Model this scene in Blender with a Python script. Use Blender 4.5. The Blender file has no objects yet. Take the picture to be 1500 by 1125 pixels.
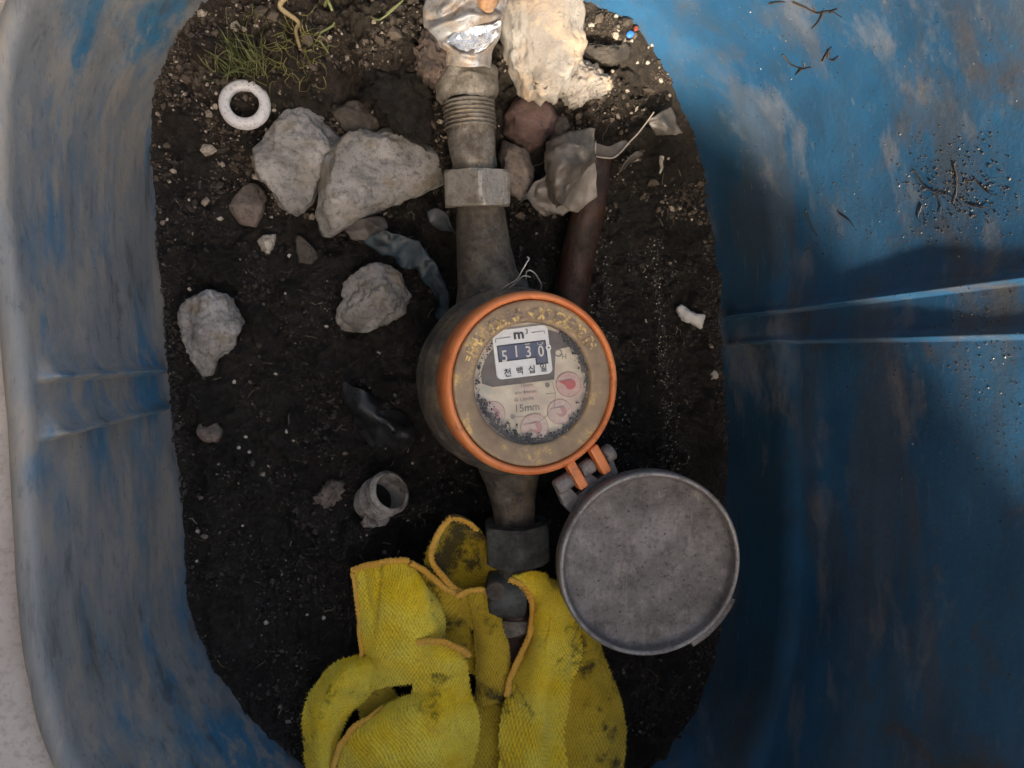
import bpy, math, random
import numpy as np
from mathutils import Vector, Matrix, Euler
from mathutils.bvhtree import BVHTree

random.seed(7)
rng = np.random.default_rng(11)
S = bpy.context.scene
COL = S.collection
R = math.radians

# ------------------------------------------------------------------ camera
CAM = np.array([0.0, 0.0, 0.51])
FPX = 1111.0
fwd = np.array([100.0, -42.0, -1111.0]); fwd /= np.linalg.norm(fwd)
zc = -fwd
xc = np.array([1.0, 0, 0]) - zc * zc[0]; xc /= np.linalg.norm(xc)
yc = np.cross(zc, xc)
cd = bpy.data.cameras.new('camera'); cam = bpy.data.objects.new('camera', cd); COL.objects.link(cam)
cam.matrix_world = Matrix(((xc[0], yc[0], zc[0], CAM[0]), (xc[1], yc[1], zc[1], CAM[1]),
                           (xc[2], yc[2], zc[2], CAM[2]), (0, 0, 0, 1)))
cd.sensor_width = 36.0; cd.lens = 36.0 * FPX / 1500.0
cd.clip_start = 0.01; cd.clip_end = 500
S.camera = cam

# ------------------------------------------------------------------ light
SUN_AZ = math.atan2(-0.14, -1.0)      # azimuth of the sun, clockwise from +Y
SUN_EL = R(45)
world = bpy.data.worlds.new('World'); S.world = world; world.use_nodes = True
wn = world.node_tree.nodes; wl = world.node_tree.links
sky = wn.new('ShaderNodeTexSky'); sky.sky_type = 'NISHITA'; sky.sun_disc = False
sky.sun_elevation = SUN_EL; sky.sun_rotation = SUN_AZ
sky.dust_density = 6.0; sky.ozone_density = 0.3; sky.air_density = 0.8
wl.new(sky.outputs[0], wn['Background'].inputs[0]); wn['Background'].inputs[1].default_value = 0.15
sd = bpy.data.lights.new('sun', 'SUN'); sd.energy = 2.7; sd.angle = R(3.0); sd.color = (1.0, 0.95, 0.88)
sun = bpy.data.objects.new('sun', sd); COL.objects.link(sun)
sdir = Vector((math.sin(SUN_AZ) * math.cos(SUN_EL), math.cos(SUN_AZ) * math.cos(SUN_EL), math.sin(SUN_EL)))
sun.rotation_euler = sdir.to_track_quat('Z', 'Y').to_euler()
sun.location = sdir * 3
S.view_settings.view_transform = 'Standard'; S.view_settings.look = 'None'
S.view_settings.gamma = 1.0; S.view_settings.use_curve_mapping = False
S.view_settings.exposure = 1.45
S.view_settings.use_white_balance = True; S.view_settings.white_balance_temperature = 7400; S.view_settings.white_balance_tint = 7

# ------------------------------------------------------------------ helpers
def U(px, py, z):
    """ground-truth point of the plane height z seen at a photograph pixel"""
    d = xc * (px - 750.0) + yc * (562.5 - py) + fwd * FPX
    t = (z - CAM[2]) / d[2]
    return CAM + d * t

def UV(px, py, z): return Vector(U(px, py, z))

def _hash(ix, iy, iz, seed):
    h = (ix * 374761393 + iy * 668265263 + iz * 2147483647 + seed * 144665) & 0xFFFFFFFF
    h = ((h ^ (h >> 13)) * 1274126177) & 0xFFFFFFFF
    h = ((h ^ (h >> 16)) * 2246822519) & 0xFFFFFFFF
    return ((h ^ (h >> 15)) & 0xFFFFFF) / float(0xFFFFFF) * 2 - 1

def vn(P, scale, seed=0):
    """value noise, -1..1"""
    P = np.asarray(P, float) / scale + 1000.0
    I = np.floor(P).astype(np.int64); F = P - I; F = F * F * (3 - 2 * F)
    r = 0
    for a in (0, 1):
        wa = F[:, 0] if a else 1 - F[:, 0]
        for b in (0, 1):
            wb = F[:, 1] if b else 1 - F[:, 1]
            for c in (0, 1):
                wc = F[:, 2] if c else 1 - F[:, 2]
                r = r + wa * wb * wc * _hash(I[:, 0] + a, I[:, 1] + b, I[:, 2] + c, seed)
    return r

def fbm(P, scale, seed=0, oct=4, gain=.5):
    r = 0; a = 1
    for k in range(oct):
        r = r + a * vn(P, scale / 2 ** k, seed + k * 7); a *= gain
    return r

def sstep(a, b, x):
    t = np.clip((x - a) / (b - a), 0, 1); return t * t * (3 - 2 * t)

def mesh_from(name, verts, faces, uv=None, smooth=True):
    me = bpy.data.meshes.new(name)
    verts = np.asarray(verts, dtype=np.float32)
    me.from_pydata([tuple(v) for v in verts.tolist()], [], [tuple(f) for f in (faces.tolist() if hasattr(faces, 'tolist') else faces)])
    if smooth: me.polygons.foreach_set('use_smooth', [True] * len(me.polygons))
    if uv is not None:
        ul = me.uv_layers.new(name='UVMap')
        li = np.zeros(len(me.loops), dtype=np.int32); me.loops.foreach_get('vertex_index', li)
        ul.data.foreach_set('uv', np.asarray(uv, dtype=np.float32)[li].ravel())
    me.update()
    return me

def obj(name, me, mat=None, parent=None, label=None, cat=None, group=None, kind=None):
    o = bpy.data.objects.new(name, me); COL.objects.link(o)
    if mat is not None and me is not None:
        me.materials.clear(); me.materials.append(mat)
    if parent is not None: o.parent = parent
    if label: o['label'] = label
    if cat: o['category'] = cat
    if group: o['group'] = group
    if kind: o['kind'] = kind
    return o

def thing(name, label, cat, loc=(0, 0, 0), group=None):
    o = obj(name, None, None, None, label, cat, group); o.location = loc
    return o

def grid_faces(nu, nv, cu=False, cv=False):
    a = np.arange(nu if cu else nu - 1); b = np.arange(nv if cv else nv - 1)
    A, B = np.meshgrid(a, b, indexing='ij'); A = A.ravel(); B = B.ravel()
    A2 = (A + 1) % nu; B2 = (B + 1) % nv
    return np.stack([A * nv + B, A2 * nv + B, A2 * nv + B2, A * nv + B2], 1)

def lathe(profile, n=64, arc=(0, 2 * math.pi), jit=None):
    """profile = [(r, z)]; returns verts, faces about local z"""
    full = abs(arc[1] - arc[0] - 2 * math.pi) < 1e-6
    th = np.linspace(arc[0], arc[1], n, endpoint=not full)
    pr = np.array(profile, float)
    V = np.zeros((n, len(pr), 3))
    V[:, :, 0] = np.cos(th)[:, None] * pr[None, :, 0]
    V[:, :, 1] = np.sin(th)[:, None] * pr[None, :, 0]
    V[:, :, 2] = pr[None, :, 1]
    V = V.reshape(-1, 3)
    return V, grid_faces(n, len(pr), cu=full)

def dense(profile, step):
    out = [profile[0]]
    for a, b in zip(profile[:-1], profile[1:]):
        L = math.hypot(b[0] - a[0], b[1] - a[1]); k = max(1, int(L / step))
        for i in range(1, k + 1): out.append((a[0] + (b[0] - a[0]) * i / k, a[1] + (b[1] - a[1]) * i / k))
    return out

def roughen(V, amp, scale, seed=0, oct=3):
    V = np.asarray(V, float)
    D = np.stack([fbm(V, scale, seed, oct), fbm(V, scale, seed + 50, oct), fbm(V, scale, seed + 90, oct)], 1)
    return V + D * amp

def frame_between(A, B, up=(0, 0, 1)):
    A = np.array(A, float); B = np.array(B, float); z = B - A; L = np.linalg.norm(z); z /= L
    x = np.cross(np.array(up, float), z); x /= np.linalg.norm(x); y = np.cross(z, x)
    return A, np.stack([x, y, z], 1), L

def place(V, A, M): return V @ M.T + A

def catmull(P, n, closed=False):
    P = np.asarray(P, float); m = len(P)
    if closed: idx = lambda i: P[i % m]
    else:
        ext = np.vstack([2 * P[0] - P[1], P, 2 * P[-1] - P[-2]]); idx = lambda i: ext[i + 1]
    seg = m if closed else m - 1
    ts = np.linspace(0, seg, n, endpoint=not closed); out = []
    for t in ts:
        i = min(int(t), seg - 1); f = t - i
        a, b, c, d = idx(i - 1), idx(i), idx(i + 1), idx(i + 2)
        out.append(0.5 * ((2 * b) + (-a + c) * f + (2 * a - 5 * b + 4 * c - d) * f * f + (-a + 3 * b - 3 * c + d) * f ** 3))
    return np.array(out)

def tube(path, rad, n=8, closed=False, cap=True, flat=1.0):
    P = np.asarray(path, float); m = len(P)
    rad = np.broadcast_to(np.asarray(rad, float), (m,))
    T = np.gradient(P, axis=0) if not closed else (np.roll(P, -1, 0) - np.roll(P, 1, 0))
    T /= np.linalg.norm(T, axis=1)[:, None] + 1e-12
    up = np.array([0.0, 0, 1])
    N = np.cross(T, up); nn = np.linalg.norm(N, axis=1)[:, None]
    N = np.where(nn < 1e-3, np.array([1.0, 0, 0]), N / np.maximum(nn, 1e-9)); Bn = np.cross(N, T)
    th = np.linspace(0, 2 * math.pi, n, endpoint=False)
    V = P[:, None, :] + rad[:, None, None] * (np.cos(th)[None, :, None] * N[:, None, :] + flat * np.sin(th)[None, :, None] * Bn[:, None, :])
    F = grid_faces(m, n, cu=closed, cv=True).tolist()
    V = V.reshape(-1, 3)
    if cap and not closed:
        F.append(list(range(n))[::-1]); F.append(list(range((m - 1) * n, m * n)))
    return V, F

def merge(parts):
    Vs = []; Fs = []; k = 0
    for V, F in parts:
        V = np.asarray(V, float); Vs.append(V)
        F = F.tolist() if hasattr(F, 'tolist') else F
        Fs += [[i + k for i in f] for f in F]; k += len(V)
    return np.vstack(Vs), Fs

def bevbox(sx, sy, sz, b=0.0006, seg=2):
    import bmesh
    bm = bmesh.new(); bmesh.ops.create_cube(bm, size=1)
    bmesh.ops.scale(bm, vec=(sx, sy, sz), verts=bm.verts)
    bmesh.ops.bevel(bm, geom=bm.edges[:], offset=b, segments=seg, affect='EDGES', profile=.5)
    bm.verts.ensure_lookup_table()
    V = np.array([v.co[:] for v in bm.verts]); F = [[v.index for v in f.verts] for f in bm.faces]
    bm.free(); return V, F

_ico = {}
def ico(n):
    if n not in _ico:
        import bmesh
        bm = bmesh.new(); bmesh.ops.create_icosphere(bm, subdivisions=n, radius=1)
        bm.verts.ensure_lookup_table()
        _ico[n] = (np.array([v.co[:] for v in bm.verts]), np.array([[v.index for v in f.verts] for f in bm.faces]))
        bm.free()
    return _ico[n]

def polyrad(poly, c, th):
    """distance from c to closed polygon along angles th"""
    P = poly - c; Q = np.roll(P, -1, 0); out = np.zeros(len(th))
    dx = np.cos(th); dy = np.sin(th)
    best = np.zeros(len(th))
    for p, q in zip(P, Q):
        e = q - p; den = dx * e[1] - dy * e[0]
        den = np.where(abs(den) < 1e-12, 1e-12, den)
        t = (p[0] * e[1] - p[1] * e[0]) / den
        s = (p[0] * dy - p[1] * dx) / den
        ok = (t > 0) & (s >= -1e-6) & (s <= 1 + 1e-6)
        best = np.where(ok, np.maximum(best, t), best)
    best = np.where(best <= 0, np.linalg.norm(P, axis=1).mean(), best)
    return best

def stone_mesh(name, pxs, z, up, down, seed, sub=5, facets=16, rough=.0007, tilt=(0, 0), cutlo=.56, boxy=.75):
    """a stone whose plan follows the outline seen at height z; origin at its base centre"""
    W = np.array([U(a, b, z)[:2] for a, b in pxs]); c = W.mean(0)
    D, F = ico(sub)
    th = np.arctan2(D[:, 1], D[:, 0]); h = np.hypot(D[:, 0], D[:, 1]); rad = polyrad(W, c, th)
    rho = np.clip(h, 0, 1) ** boxy
    X = rad * rho * np.cos(th); Y = rad * rho * np.sin(th)
    Z = np.where(D[:, 2] > 0, up, down) * np.sign(D[:, 2]) * np.abs(D[:, 2]) ** (0.8 if boxy > .6 else .5)
    V = np.stack([X, Y, Z], 1)
    r2 = np.random.default_rng(seed)
    for k in range(facets):
        a = r2.uniform(0, 2 * math.pi); e = r2.uniform(.15, 1.40)
        n = np.array([math.cos(a) * math.cos(e), math.sin(a) * math.cos(e), math.sin(e)])
        q = V @ n; m = q.max() * (r2.uniform(cutlo, .90) if e > .55 else r2.uniform(.90, .97))
        over = q > m
        V[over] -= np.outer((q[over] - m) * .93, n)
    V[:, 2] += V[:, 0] * tilt[0] + V[:, 1] * tilt[1]
    Nrm = V / (np.linalg.norm(V, axis=1)[:, None] + 1e-9)
    size = rad.mean()
    rg = 1 - np.abs(fbm(V, size * .50, seed + 11, 4, .6)) * 1.8
    d = fbm(V, size * .55, seed, 3) * size * .05 + rg * min(rough * 2.6, size * .06) + fbm(V, size * .16, seed + 3, 3, .6) * rough * 1.3 + fbm(V, .0022, seed + 4, 3, .6) * rough * .9
    V = V + Nrm * d[:, None]
    me = mesh_from(name, V, F)
    return me, Vector((c[0], c[1], z))

# ------------------------------------------------------------------ materials
def mat(name):
    m = bpy.data.materials.new(name); m.use_nodes = True
    nt = m.node_tree; return m, nt, nt.nodes['Principled BSDF']

class NT:
    """tiny node-graph helper"""
    def __init__(s, nt): s.nt = nt; s.n = nt.nodes; s.l = nt.links
    def node(s, t, **kw):
        n = s.n.new(t)
        for k, v in kw.items(): setattr(n, k, v)
        return n
    def link(s, a, b): s.l.new(a, b)
    def coord(s, scale=(1, 1, 1), kind='Object', loc=(0, 0, 0)):
        tc = s.node('ShaderNodeTexCoord'); mp = s.node('ShaderNodeMapping')
        mp.inputs['Scale'].default_value = scale; mp.inputs['Location'].default_value = loc
        s.link(tc.outputs[kind], mp.inputs[0]); return mp.outputs[0]
    def noise(s, vec, scale, detail=6, rough=.6, dist=0):
        n = s.node('ShaderNodeTexNoise'); n.inputs['Scale'].default_value = scale; n.inputs['Detail'].default_value = detail
        n.inputs['Roughness'].default_value = rough; n.inputs['Distortion'].default_value = dist
        s.link(vec, n.inputs['Vector']); return n.outputs['Fac']
    def voro(s, vec, scale, feature='F1'):
        n = s.node('ShaderNodeTexVoronoi'); n.feature = feature; n.inputs['Scale'].default_value = scale
        s.link(vec, n.inputs['Vector']); return n.outputs['Distance']
    def ramp(s, fac, stops, interp='LINEAR'):
        r = s.node('ShaderNodeValToRGB'); cr = r.color_ramp; cr.interpolation = interp
        while len(cr.elements) > 1: cr.elements.remove(cr.elements[0])
        for i, (p, c) in enumerate(stops):
            e = cr.elements[0] if i == 0 else cr.elements.new(p)
            e.position = p; c = c if hasattr(c, '__len__') else (c, c, c)
            e.color = (c[0], c[1], c[2], 1)
        s.link(fac, r.inputs[0]); return r.outputs[0]
    def mix(s, fac, a, b, mode='MIX'):
        m = s.node('ShaderNodeMix'); m.data_type = 'RGBA'; m.blend_type = mode
        for sock, v in ((m.inputs[0], fac), (m.inputs[6], a), (m.inputs[7], b)):
            if hasattr(v, 'links'): s.link(v, sock)
            elif hasattr(v, '__len__'): sock.default_value = (v[0], v[1], v[2], 1)
            else: sock.default_value = v
        return m.outputs[2]
    def math(s, op, a, b=0.0, clamp=False):
        m = s.node('ShaderNodeMath'); m.operation = op; m.use_clamp = clamp
        for sock, v in ((m.inputs[0], a), (m.inputs[1], b)):
            if hasattr(v, 'links'): s.link(v, sock)
            else: sock.default_value = v
        return m.outputs[0]
    def bump(s, h, strength, dist, prev=None):
        b = s.node('ShaderNodeBump'); b.inputs['Strength'].default_value = strength; b.inputs['Distance'].default_value = dist
        s.link(h, b.inputs['Height'])
        if prev is not None: s.link(prev, b.inputs['Normal'])
        return b.outputs[0]

def m_stone(name, c1, c2, dark=(.04, .035, .03), rust=None, seed=0, spec=.3):
    m, nt, b = mat(name); g = NT(nt); v = g.coord(loc=(seed * 1.3, seed * .7, 0))
    big = g.noise(v, 28, 6, .6); fine = g.noise(v, 260, 5, .7); pit = g.voro(v, 340)
    col = g.mix(g.ramp(big, [(.35, 0), (.65, 1)]), c1, c2)
    col = g.mix(g.ramp(fine, [(.34, .6), (.50, 0)]), col, dark)
    col = g.mix(g.ramp(g.noise(g.coord(loc=(seed * .3, 1, .5)), 38, 9, .74, .5), [(.50, 0), (.62, .55)]), col, tuple((x + y) * .28 for x, y in zip(c1, dark)))
    if rust is not None:
        col = g.mix(g.ramp(g.noise(v, 45, 5, .65), [(.52, 0), (.66, .8)]), col, rust)
    col = g.mix(g.ramp(pit, [(.05, .5), (.13, 0)]), col, dark)
    col = g.mix(g.ramp(g.noise(v, 900, 2, .5), [(.64, 0), (.78, .25)]), col, tuple(min(.8, x * 1.8) for x in c2))
    g.link(col, b.inputs['Base Color'])
    b.inputs['Roughness'].default_value = .85; b.inputs['Specular IOR Level'].default_value = spec
    h = g.mix(.5, g.noise(v, 180, 8, .7), fine)
    g.link(g.bump(g.ramp(pit, [(.0, 0), (.3, 1)]), .5, .0006, g.bump(h, .9, .0012)), b.inputs['Normal'])
    return m

M_concrete = m_stone('grey_concrete', (.24, .225, .21), (.42, .39, .365), rust=(.22, .18, .125), seed=1)
M_concrete2 = m_stone('pale_concrete', (.20, .185, .17), (.36, .33, .31), rust=(.2, .15, .09), seed=4)
M_cement = m_stone('white_cement', (.24, .205, .18), (.40, .365, .33), dark=(.3, .25, .2), rust=(.5, .37, .26), seed=2)
M_brown = m_stone('brown_stone', (.12, .09, .07), (.22, .175, .15), seed=3, spec=.4)
M_dark = m_stone('dark_stone', (.055, .045, .035), (.11, .09, .075), seed=5, spec=.4)
M_redst = m_stone('reddish_stone', (.08, .045, .04), (.14, .085, .075), seed=6, spec=.5)
M_chip = m_stone('pale_chip', (.38, .33, .26), (.58, .52, .45), seed=8)

def m_soil():
    m, nt, b = mat('damp_black_soil'); g = NT(nt); v = g.coord()
    n1 = g.noise(v, 18, 6, .6); n2 = g.noise(v, 150, 8, .75); n3 = g.noise(v, 900, 3, .6)
    col = g.mix(g.ramp(n1, [(.35, 0), (.7, 1)]), (.019, .016, .0135), (.062, .051, .043))
    col = g.mix(g.ramp(n2, [(.35, .8), (.6, 0)]), col, (.008, .007, .006))
    # sprinkled pale mineral grains
    col = g.mix(g.ramp(g.voro(v, 330), [(.03, .6), (.07, 0)]), col, (.20, .17, .15))
    col = g.mix(g.ramp(n3, [(.68, 0), (.78, .5)]), col, (.20, .17, .14))
    # drier browner earth on the raised end of the pit
    sx = g.node('ShaderNodeSeparateXYZ'); g.link(v, sx.inputs[0])
    top = g.math('ADD', g.math('MULTIPLY', sx.outputs[1], 7.0), -.75, True)
    dry = g.mix(g.ramp(n2, [(.35, 0), (.65, 1)]), (.035, .026, .019), (.14, .105, .078))
    col = g.mix(top, col, dry)
    g.link(col, b.inputs['Base Color'])
    g.link(g.ramp(n1, [(.3, .48), (.6, .85)]), b.inputs['Roughness'])
    b.inputs['Specular IOR Level'].default_value = .35
    g.link(g.bump(g.noise(v, 420, 8, .75), 1.0, .0028, g.bump(n2, 1.0, .005)), b.inputs['Normal'])
    return m
M_soil = m_soil()

def m_crumb(name, dark, mid, pale, p_pale=.06):
    m, nt, b = mat(name); g = NT(nt)
    geo = g.node('ShaderNodeNewGeometry'); v = g.coord()
    col = g.ramp(geo.outputs['Random Per Island'], [(0, dark), (.55, mid), (1 - p_pale - .03, mid), (1 - p_pale, pale), (1, tuple(c * 1.5 for c in pale))])
    col = g.mix(g.ramp(g.noise(v, 900, 3, .6), [(.4, .5), (.6, 0)]), col, tuple(c * .4 for c in mid))
    g.link(col, b.inputs['Base Color']); b.inputs['Roughness'].default_value = .75
    return m
M_crumb = m_crumb('soil_crumb', (.012, .010, .009), (.045, .036, .030), (.20, .165, .135), .035)
M_crumb_dry = m_crumb('dry_soil_crumb', (.018, .013, .010), (.11, .082, .06), (.36, .30, .24), .10)
M_crumb_wall = m_crumb('wall_crumb', (.02, .016, .014), (.08, .062, .05), (.28, .26, .24), .07)

def m_blue():
    m, nt, b = mat('dusty_blue_plastic'); g = NT(nt)
    v = g.coord(); vs = g.coord((1, .26, 1)); vs2 = g.coord((1, .14, 1))
    sx = g.node('ShaderNodeSeparateXYZ'); g.link(v, sx.inputs[0]); X, Y, Z = sx.outputs
    left = g.math('MULTIPLY', g.math('SUBTRACT', 0.02, X), 6.0, True)
    base = g.mix(g.ramp(g.noise(v, 9, 4, .55), [(.35, 0), (.65, 1)]), (.018, .082, .175), (.032, .15, .31))
    base = g.mix(g.math('MULTIPLY', left, .8), base, (.040, .215, .36))
    st = g.noise(vs, 26, 6, .58, .3)
    film = g.ramp(g.math('ADD', st, g.math('MULTIPLY', left, .10)), [(.48, 0), (.58, .85)])
    film = g.math('MULTIPLY', film, g.math('ADD', .50, g.math('MULTIPLY', left, .5)))
    dustc = g.mix(g.noise(v, 60, 5, .6), (.07, .064, .06), (.15, .13, .115))
    dustc = g.mix(left, dustc, g.mix(g.noise(v, 50, 5, .6), (.19, .19, .185), (.40, .36, .315)))
    col = g.mix(film, base, dustc)
    film2 = g.ramp(g.noise(vs2, 60, 6, .62), [(.42, .05), (.66, .7)])
    film2 = g.math('MULTIPLY', film2, g.math('ADD', .45, g.math('MULTIPLY', left, .45)))
    col = g.mix(film2, col, g.mix(left, (.055, .062, .065), (.19, .195, .195)))
    sm = g.noise(g.coord((1, .16, .8), loc=(.2, .6, .1)), 75, 8, .70, .3)
    col = g.mix(g.math('MULTIPLY', g.ramp(sm, [(.50, 0), (.60, .75)]), left), col, (.36, .315, .265))
    col = g.mix(g.math('MULTIPLY', g.ramp(g.noise(g.coord((1, .3, .8), loc=(.8, .3, .1)), 40, 7, .66), [(.53, 0), (.66, .75)]), left), col, (.05, .18, .30))
    col = g.mix(g.math('MULTIPLY', g.ramp(sm, [(.34, .6), (.44, 0)]), left), col, (.07, .075, .078))
    # brown mud blotches
    mud = g.ramp(g.noise(v, 15, 7, .66, .6), [(.57, 0), (.68, .7)])
    mudc = g.mix(g.noise(v, 130, 5, .7), (.03, .025, .022), (.15, .12, .10))
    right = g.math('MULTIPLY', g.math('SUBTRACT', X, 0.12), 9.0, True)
    col = g.mix(g.math('MULTIPLY', mud, right), col, mudc)
    # dirt film below the step in the wall, darkened further to imitate shade
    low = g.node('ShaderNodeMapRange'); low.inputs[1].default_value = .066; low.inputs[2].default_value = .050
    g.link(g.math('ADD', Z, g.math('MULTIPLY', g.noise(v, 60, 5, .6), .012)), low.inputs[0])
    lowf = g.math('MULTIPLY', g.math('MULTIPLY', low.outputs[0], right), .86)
    grime_shade = g.mix(g.noise(vs, 50, 6, .7), (.005, .016, .022), (.014, .030, .036))
    col = g.mix(lowf, col, grime_shade)
    chalk = g.math('MULTIPLY', g.ramp(g.noise(g.coord((1, .5, 1), loc=(.4, .1, .9)), 24, 8, .68, .2), [(.55, 0), (.68, .5)]), right)
    col = g.mix(chalk, col, (.30, .27, .25))
    scr = g.ramp(g.noise(g.coord((1, .05, 1)), 420, 3, .6), [(.64, 0), (.72, .22)])
    col = g.mix(scr, col, (.24, .26, .28))
    # fine speckle and scratches
    col = g.mix(g.ramp(g.voro(v, 210), [(.04, .6), (.08, 0)]), col, (.26, .25, .24))
    col = g.mix(g.ramp(g.noise(vs, 400, 4, .7), [(.34, .3), (.42, 0)]), col, (.05, .055, .06))
    g.link(col, b.inputs['Base Color'])
    g.link(g.ramp(st, [(.38, .30), (.62, .62)]), b.inputs['Roughness'])
    b.inputs['Specular IOR Level'].default_value = .45
    g.link(g.bump(g.noise(v, 340, 6, .65), .35, .0007, g.bump(g.noise(vs, 40, 4, .5), .35, .002)), b.inputs['Normal'])
    return m
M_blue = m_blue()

def m_metal(name, c1, c2, dirt, metallic=.3, rough=.6, dmin=.42, dmax=.62, bump=.8, seed=0, rust=None):
    m, nt, b = mat(name); g = NT(nt); v = g.coord(loc=(seed, seed * 2, 0))
    n = g.noise(v, 60, 8, .68); f = g.noise(v, 420, 6, .7)
    col = g.mix(g.ramp(g.noise(v, 25, 4, .5), [(.35, 0), (.65, 1)]), c1, c2)
    if rust is not None: col = g.mix(g.ramp(g.noise(v, 90, 6, .7), [(.5, 0), (.66, .85)]), col, rust)
    dm = g.ramp(n, [(dmin, 1), (dmax, 0)])
    col = g.mix(dm, col, dirt)
    col = g.mix(g.ramp(f, [(.33, .6), (.46, 0)]), col, tuple(c * .35 for c in dirt))
    g.link(col, b.inputs['Base Color'])
    g.link(g.ramp(n, [(dmin, 0), (dmax, metallic)]), b.inputs['Metallic'])
    g.link(g.ramp(n, [(dmin, .85), (dmax, rough)]), b.inputs['Roughness'])
    g.link(g.bump(f, bump, .0010, g.bump(n, bump, .0022)), b.inputs['Normal'])
    return m
def add_spots(m, amount=.5):
    nt = m.node_tree; g = NT(nt); b = nt.nodes['Principled BSDF']; src = b.inputs['Base Color'].links[0].from_socket; v = g.coord(loc=(.3, .3, 0))
    col = g.mix(g.ramp(g.voro(v, 190), [(.08, amount + .3), (.16, 0)]), src, (.03, .025, .022))
    col = g.mix(g.ramp(g.noise(v, 70, 10, .80), [(.53, 0), (.62, amount)]), col, (.42, .38, .35))
    col = g.mix(g.ramp(g.noise(v, 150, 8, .75), [(.38, amount), (.46, 0)]), col, (.07, .06, .052))
    col = g.mix(g.ramp(g.noise(g.coord((1, .12, 1), loc=(.1, .8, 0)), 300, 3, .6), [(.60, 0), (.68, amount * .6)]), col, (.40, .37, .35))
    g.link(col, b.inputs['Base Color'])
M_cast = m_metal('grimy_cast_brass', (.13, .11, .09), (.20, .16, .115), (.055, .046, .038), .25, .55, rust=(.23, .16, .08))
M_pipe = m_metal('dirty_galvanised_pipe', (.24, .215, .185), (.36, .32, .275), (.11, .09, .07), .65, .38, seed=2, rust=(.26, .19, .12))
M_nut = m_metal('dull_nut_metal', (.34, .305, .265), (.46, .42, .37), (.15, .125, .10), .65, .36, .36, .52, .5, seed=3)
M_nutd = m_metal('dark_nut_metal', (.075, .085, .08), (.12, .13, .125), (.045, .042, .04), .25, .5, .4, .55, .5, seed=4)
M_lid = m_metal('weathered_grey_alloy', (.19, .175, .17), (.28, .26, .255), (.12, .105, .10), .25, .48, .30, .60, .6, seed=5)
add_spots(M_lid, .42)
for m_ in (M_pipe, M_cast, M_nut): add_spots(m_, .22)
M_rimm = m_metal('worn_alloy_rim', (.27, .255, .25), (.36, .34, .33), (.13, .115, .11), .4, .42, .33, .5, .4, seed=6)
M_silver = m_metal('bright_galvanised', (.62, .64, .68), (.78, .80, .84), (.34, .31, .29), .9, .24, .30, .42, .25, seed=7)
M_galv = m_metal('stained_galvanised', (.38, .37, .37), (.52, .52, .54), (.26, .20, .155), .45, .42, .40, .58, .6, seed=8, rust=(.42, .25, .14))
M_corr = m_metal('crusty_corrosion', (.10, .06, .045), (.17, .115, .085), (.05, .035, .03), .1, .55, .42, .6, 1.0, seed=9)
M_steel = m_metal('thin_seal_wire', (.42, .42, .42), (.5, .5, .5), (.2, .19, .18), .7, .35, .25, .35, .1, seed=10)

def m_orange():
    m, nt, b = mat('faded_orange_plastic'); g = NT(nt); v = g.coord()
    col = g.mix(g.ramp(g.noise(v, 40, 5, .6), [(.35, 0), (.65, 1)]), (.66, .18, .055), (.80, .27, .10))
    col = g.mix(g.ramp(g.noise(v, 90, 7, .7), [(.56, 0), (.70, .7)]), col, (.20, .085, .045))
    col = g.mix(g.ramp(g.voro(v, 380), [(.05, .7), (.11, 0)]), col, (.06, .035, .02))
    g.link(col, b.inputs['Base Color'])
    g.link(g.ramp(g.noise(v, 130, 4, .6), [(.4, .34), (.65, .6)]), b.inputs['Roughness'])
    g.link(g.bump(g.noise(v, 500, 5, .6), .25, .0004), b.inputs['Normal'])
    return m
M_orange = m_orange()

def m_bezel():
    m, nt, b = mat('worn_brass_bezel'); g = NT(nt); v = g.coord()
    n = g.noise(v, 70, 7, .66); f = g.noise(v, 620, 5, .7)
    col = g.mix(g.ramp(n, [(.35, 0), (.6, 1)]), (.25, .175, .11), (.37, .265, .17))
    gold = g.ramp(g.math('MULTIPLY', g.ramp(n, [(.5, 0), (.62, 1)]), g.ramp(f, [(.48, 0), (.56, 1)])), [(.2, 0), (.6, .9)])
    col = g.mix(gold, col, (.62, .42, .17))
    col = g.mix(g.ramp(g.voro(v, 420), [(.04, .8), (.09, 0)]), col, (.03, .025, .02))
    g.link(col, b.inputs['Base Color']); g.link(g.ramp(gold, [(0, .15), (1, .8)]), b.inputs['Metallic'])
    b.inputs['Roughness'].default_value = .48
    g.link(g.bump(f, .5, .0005, g.bump(n, .5, .0008)), b.inputs['Normal'])
    return m
M_bezel = m_bezel()

def flat_mat(name, c, rough=.6, var=.15, spec=.3, scale=120, metallic=0):
    m, nt, b = mat(name); g = NT(nt); v = g.coord()
    col = g.mix(g.ramp(g.noise(v, scale, 6, .65), [(.3, 0), (.7, 1)]), tuple(x * (1 - var) for x in c), tuple(min(1, x * (1 + var)) for x in c))
    g.link(col, b.inputs['Base Color']); b.inputs['Roughness'].default_value = rough
    b.inputs['Specular IOR Level'].default_value = spec; b.inputs['Metallic'].default_value = metallic
    return m
def m_gold():
    m, nt, b = mat('worn_gilt_letters'); g = NT(nt); v = g.coord()
    w = g.ramp(g.noise(v, 260, 6, .72), [(.47, 0), (.56, 1)])
    g.link(g.mix(w, (.24, .175, .13), (.78, .54, .22)), b.inputs['Base Color'])
    g.link(g.ramp(w, [(0, .1), (1, .7)]), b.inputs['Metallic']); b.inputs['Roughness'].default_value = .4
    g.link(g.bump(g.noise(v, 700, 5, .7), .7, .0006), b.inputs['Normal']); return m
M_gold = m_gold()
M_cream = None
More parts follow.
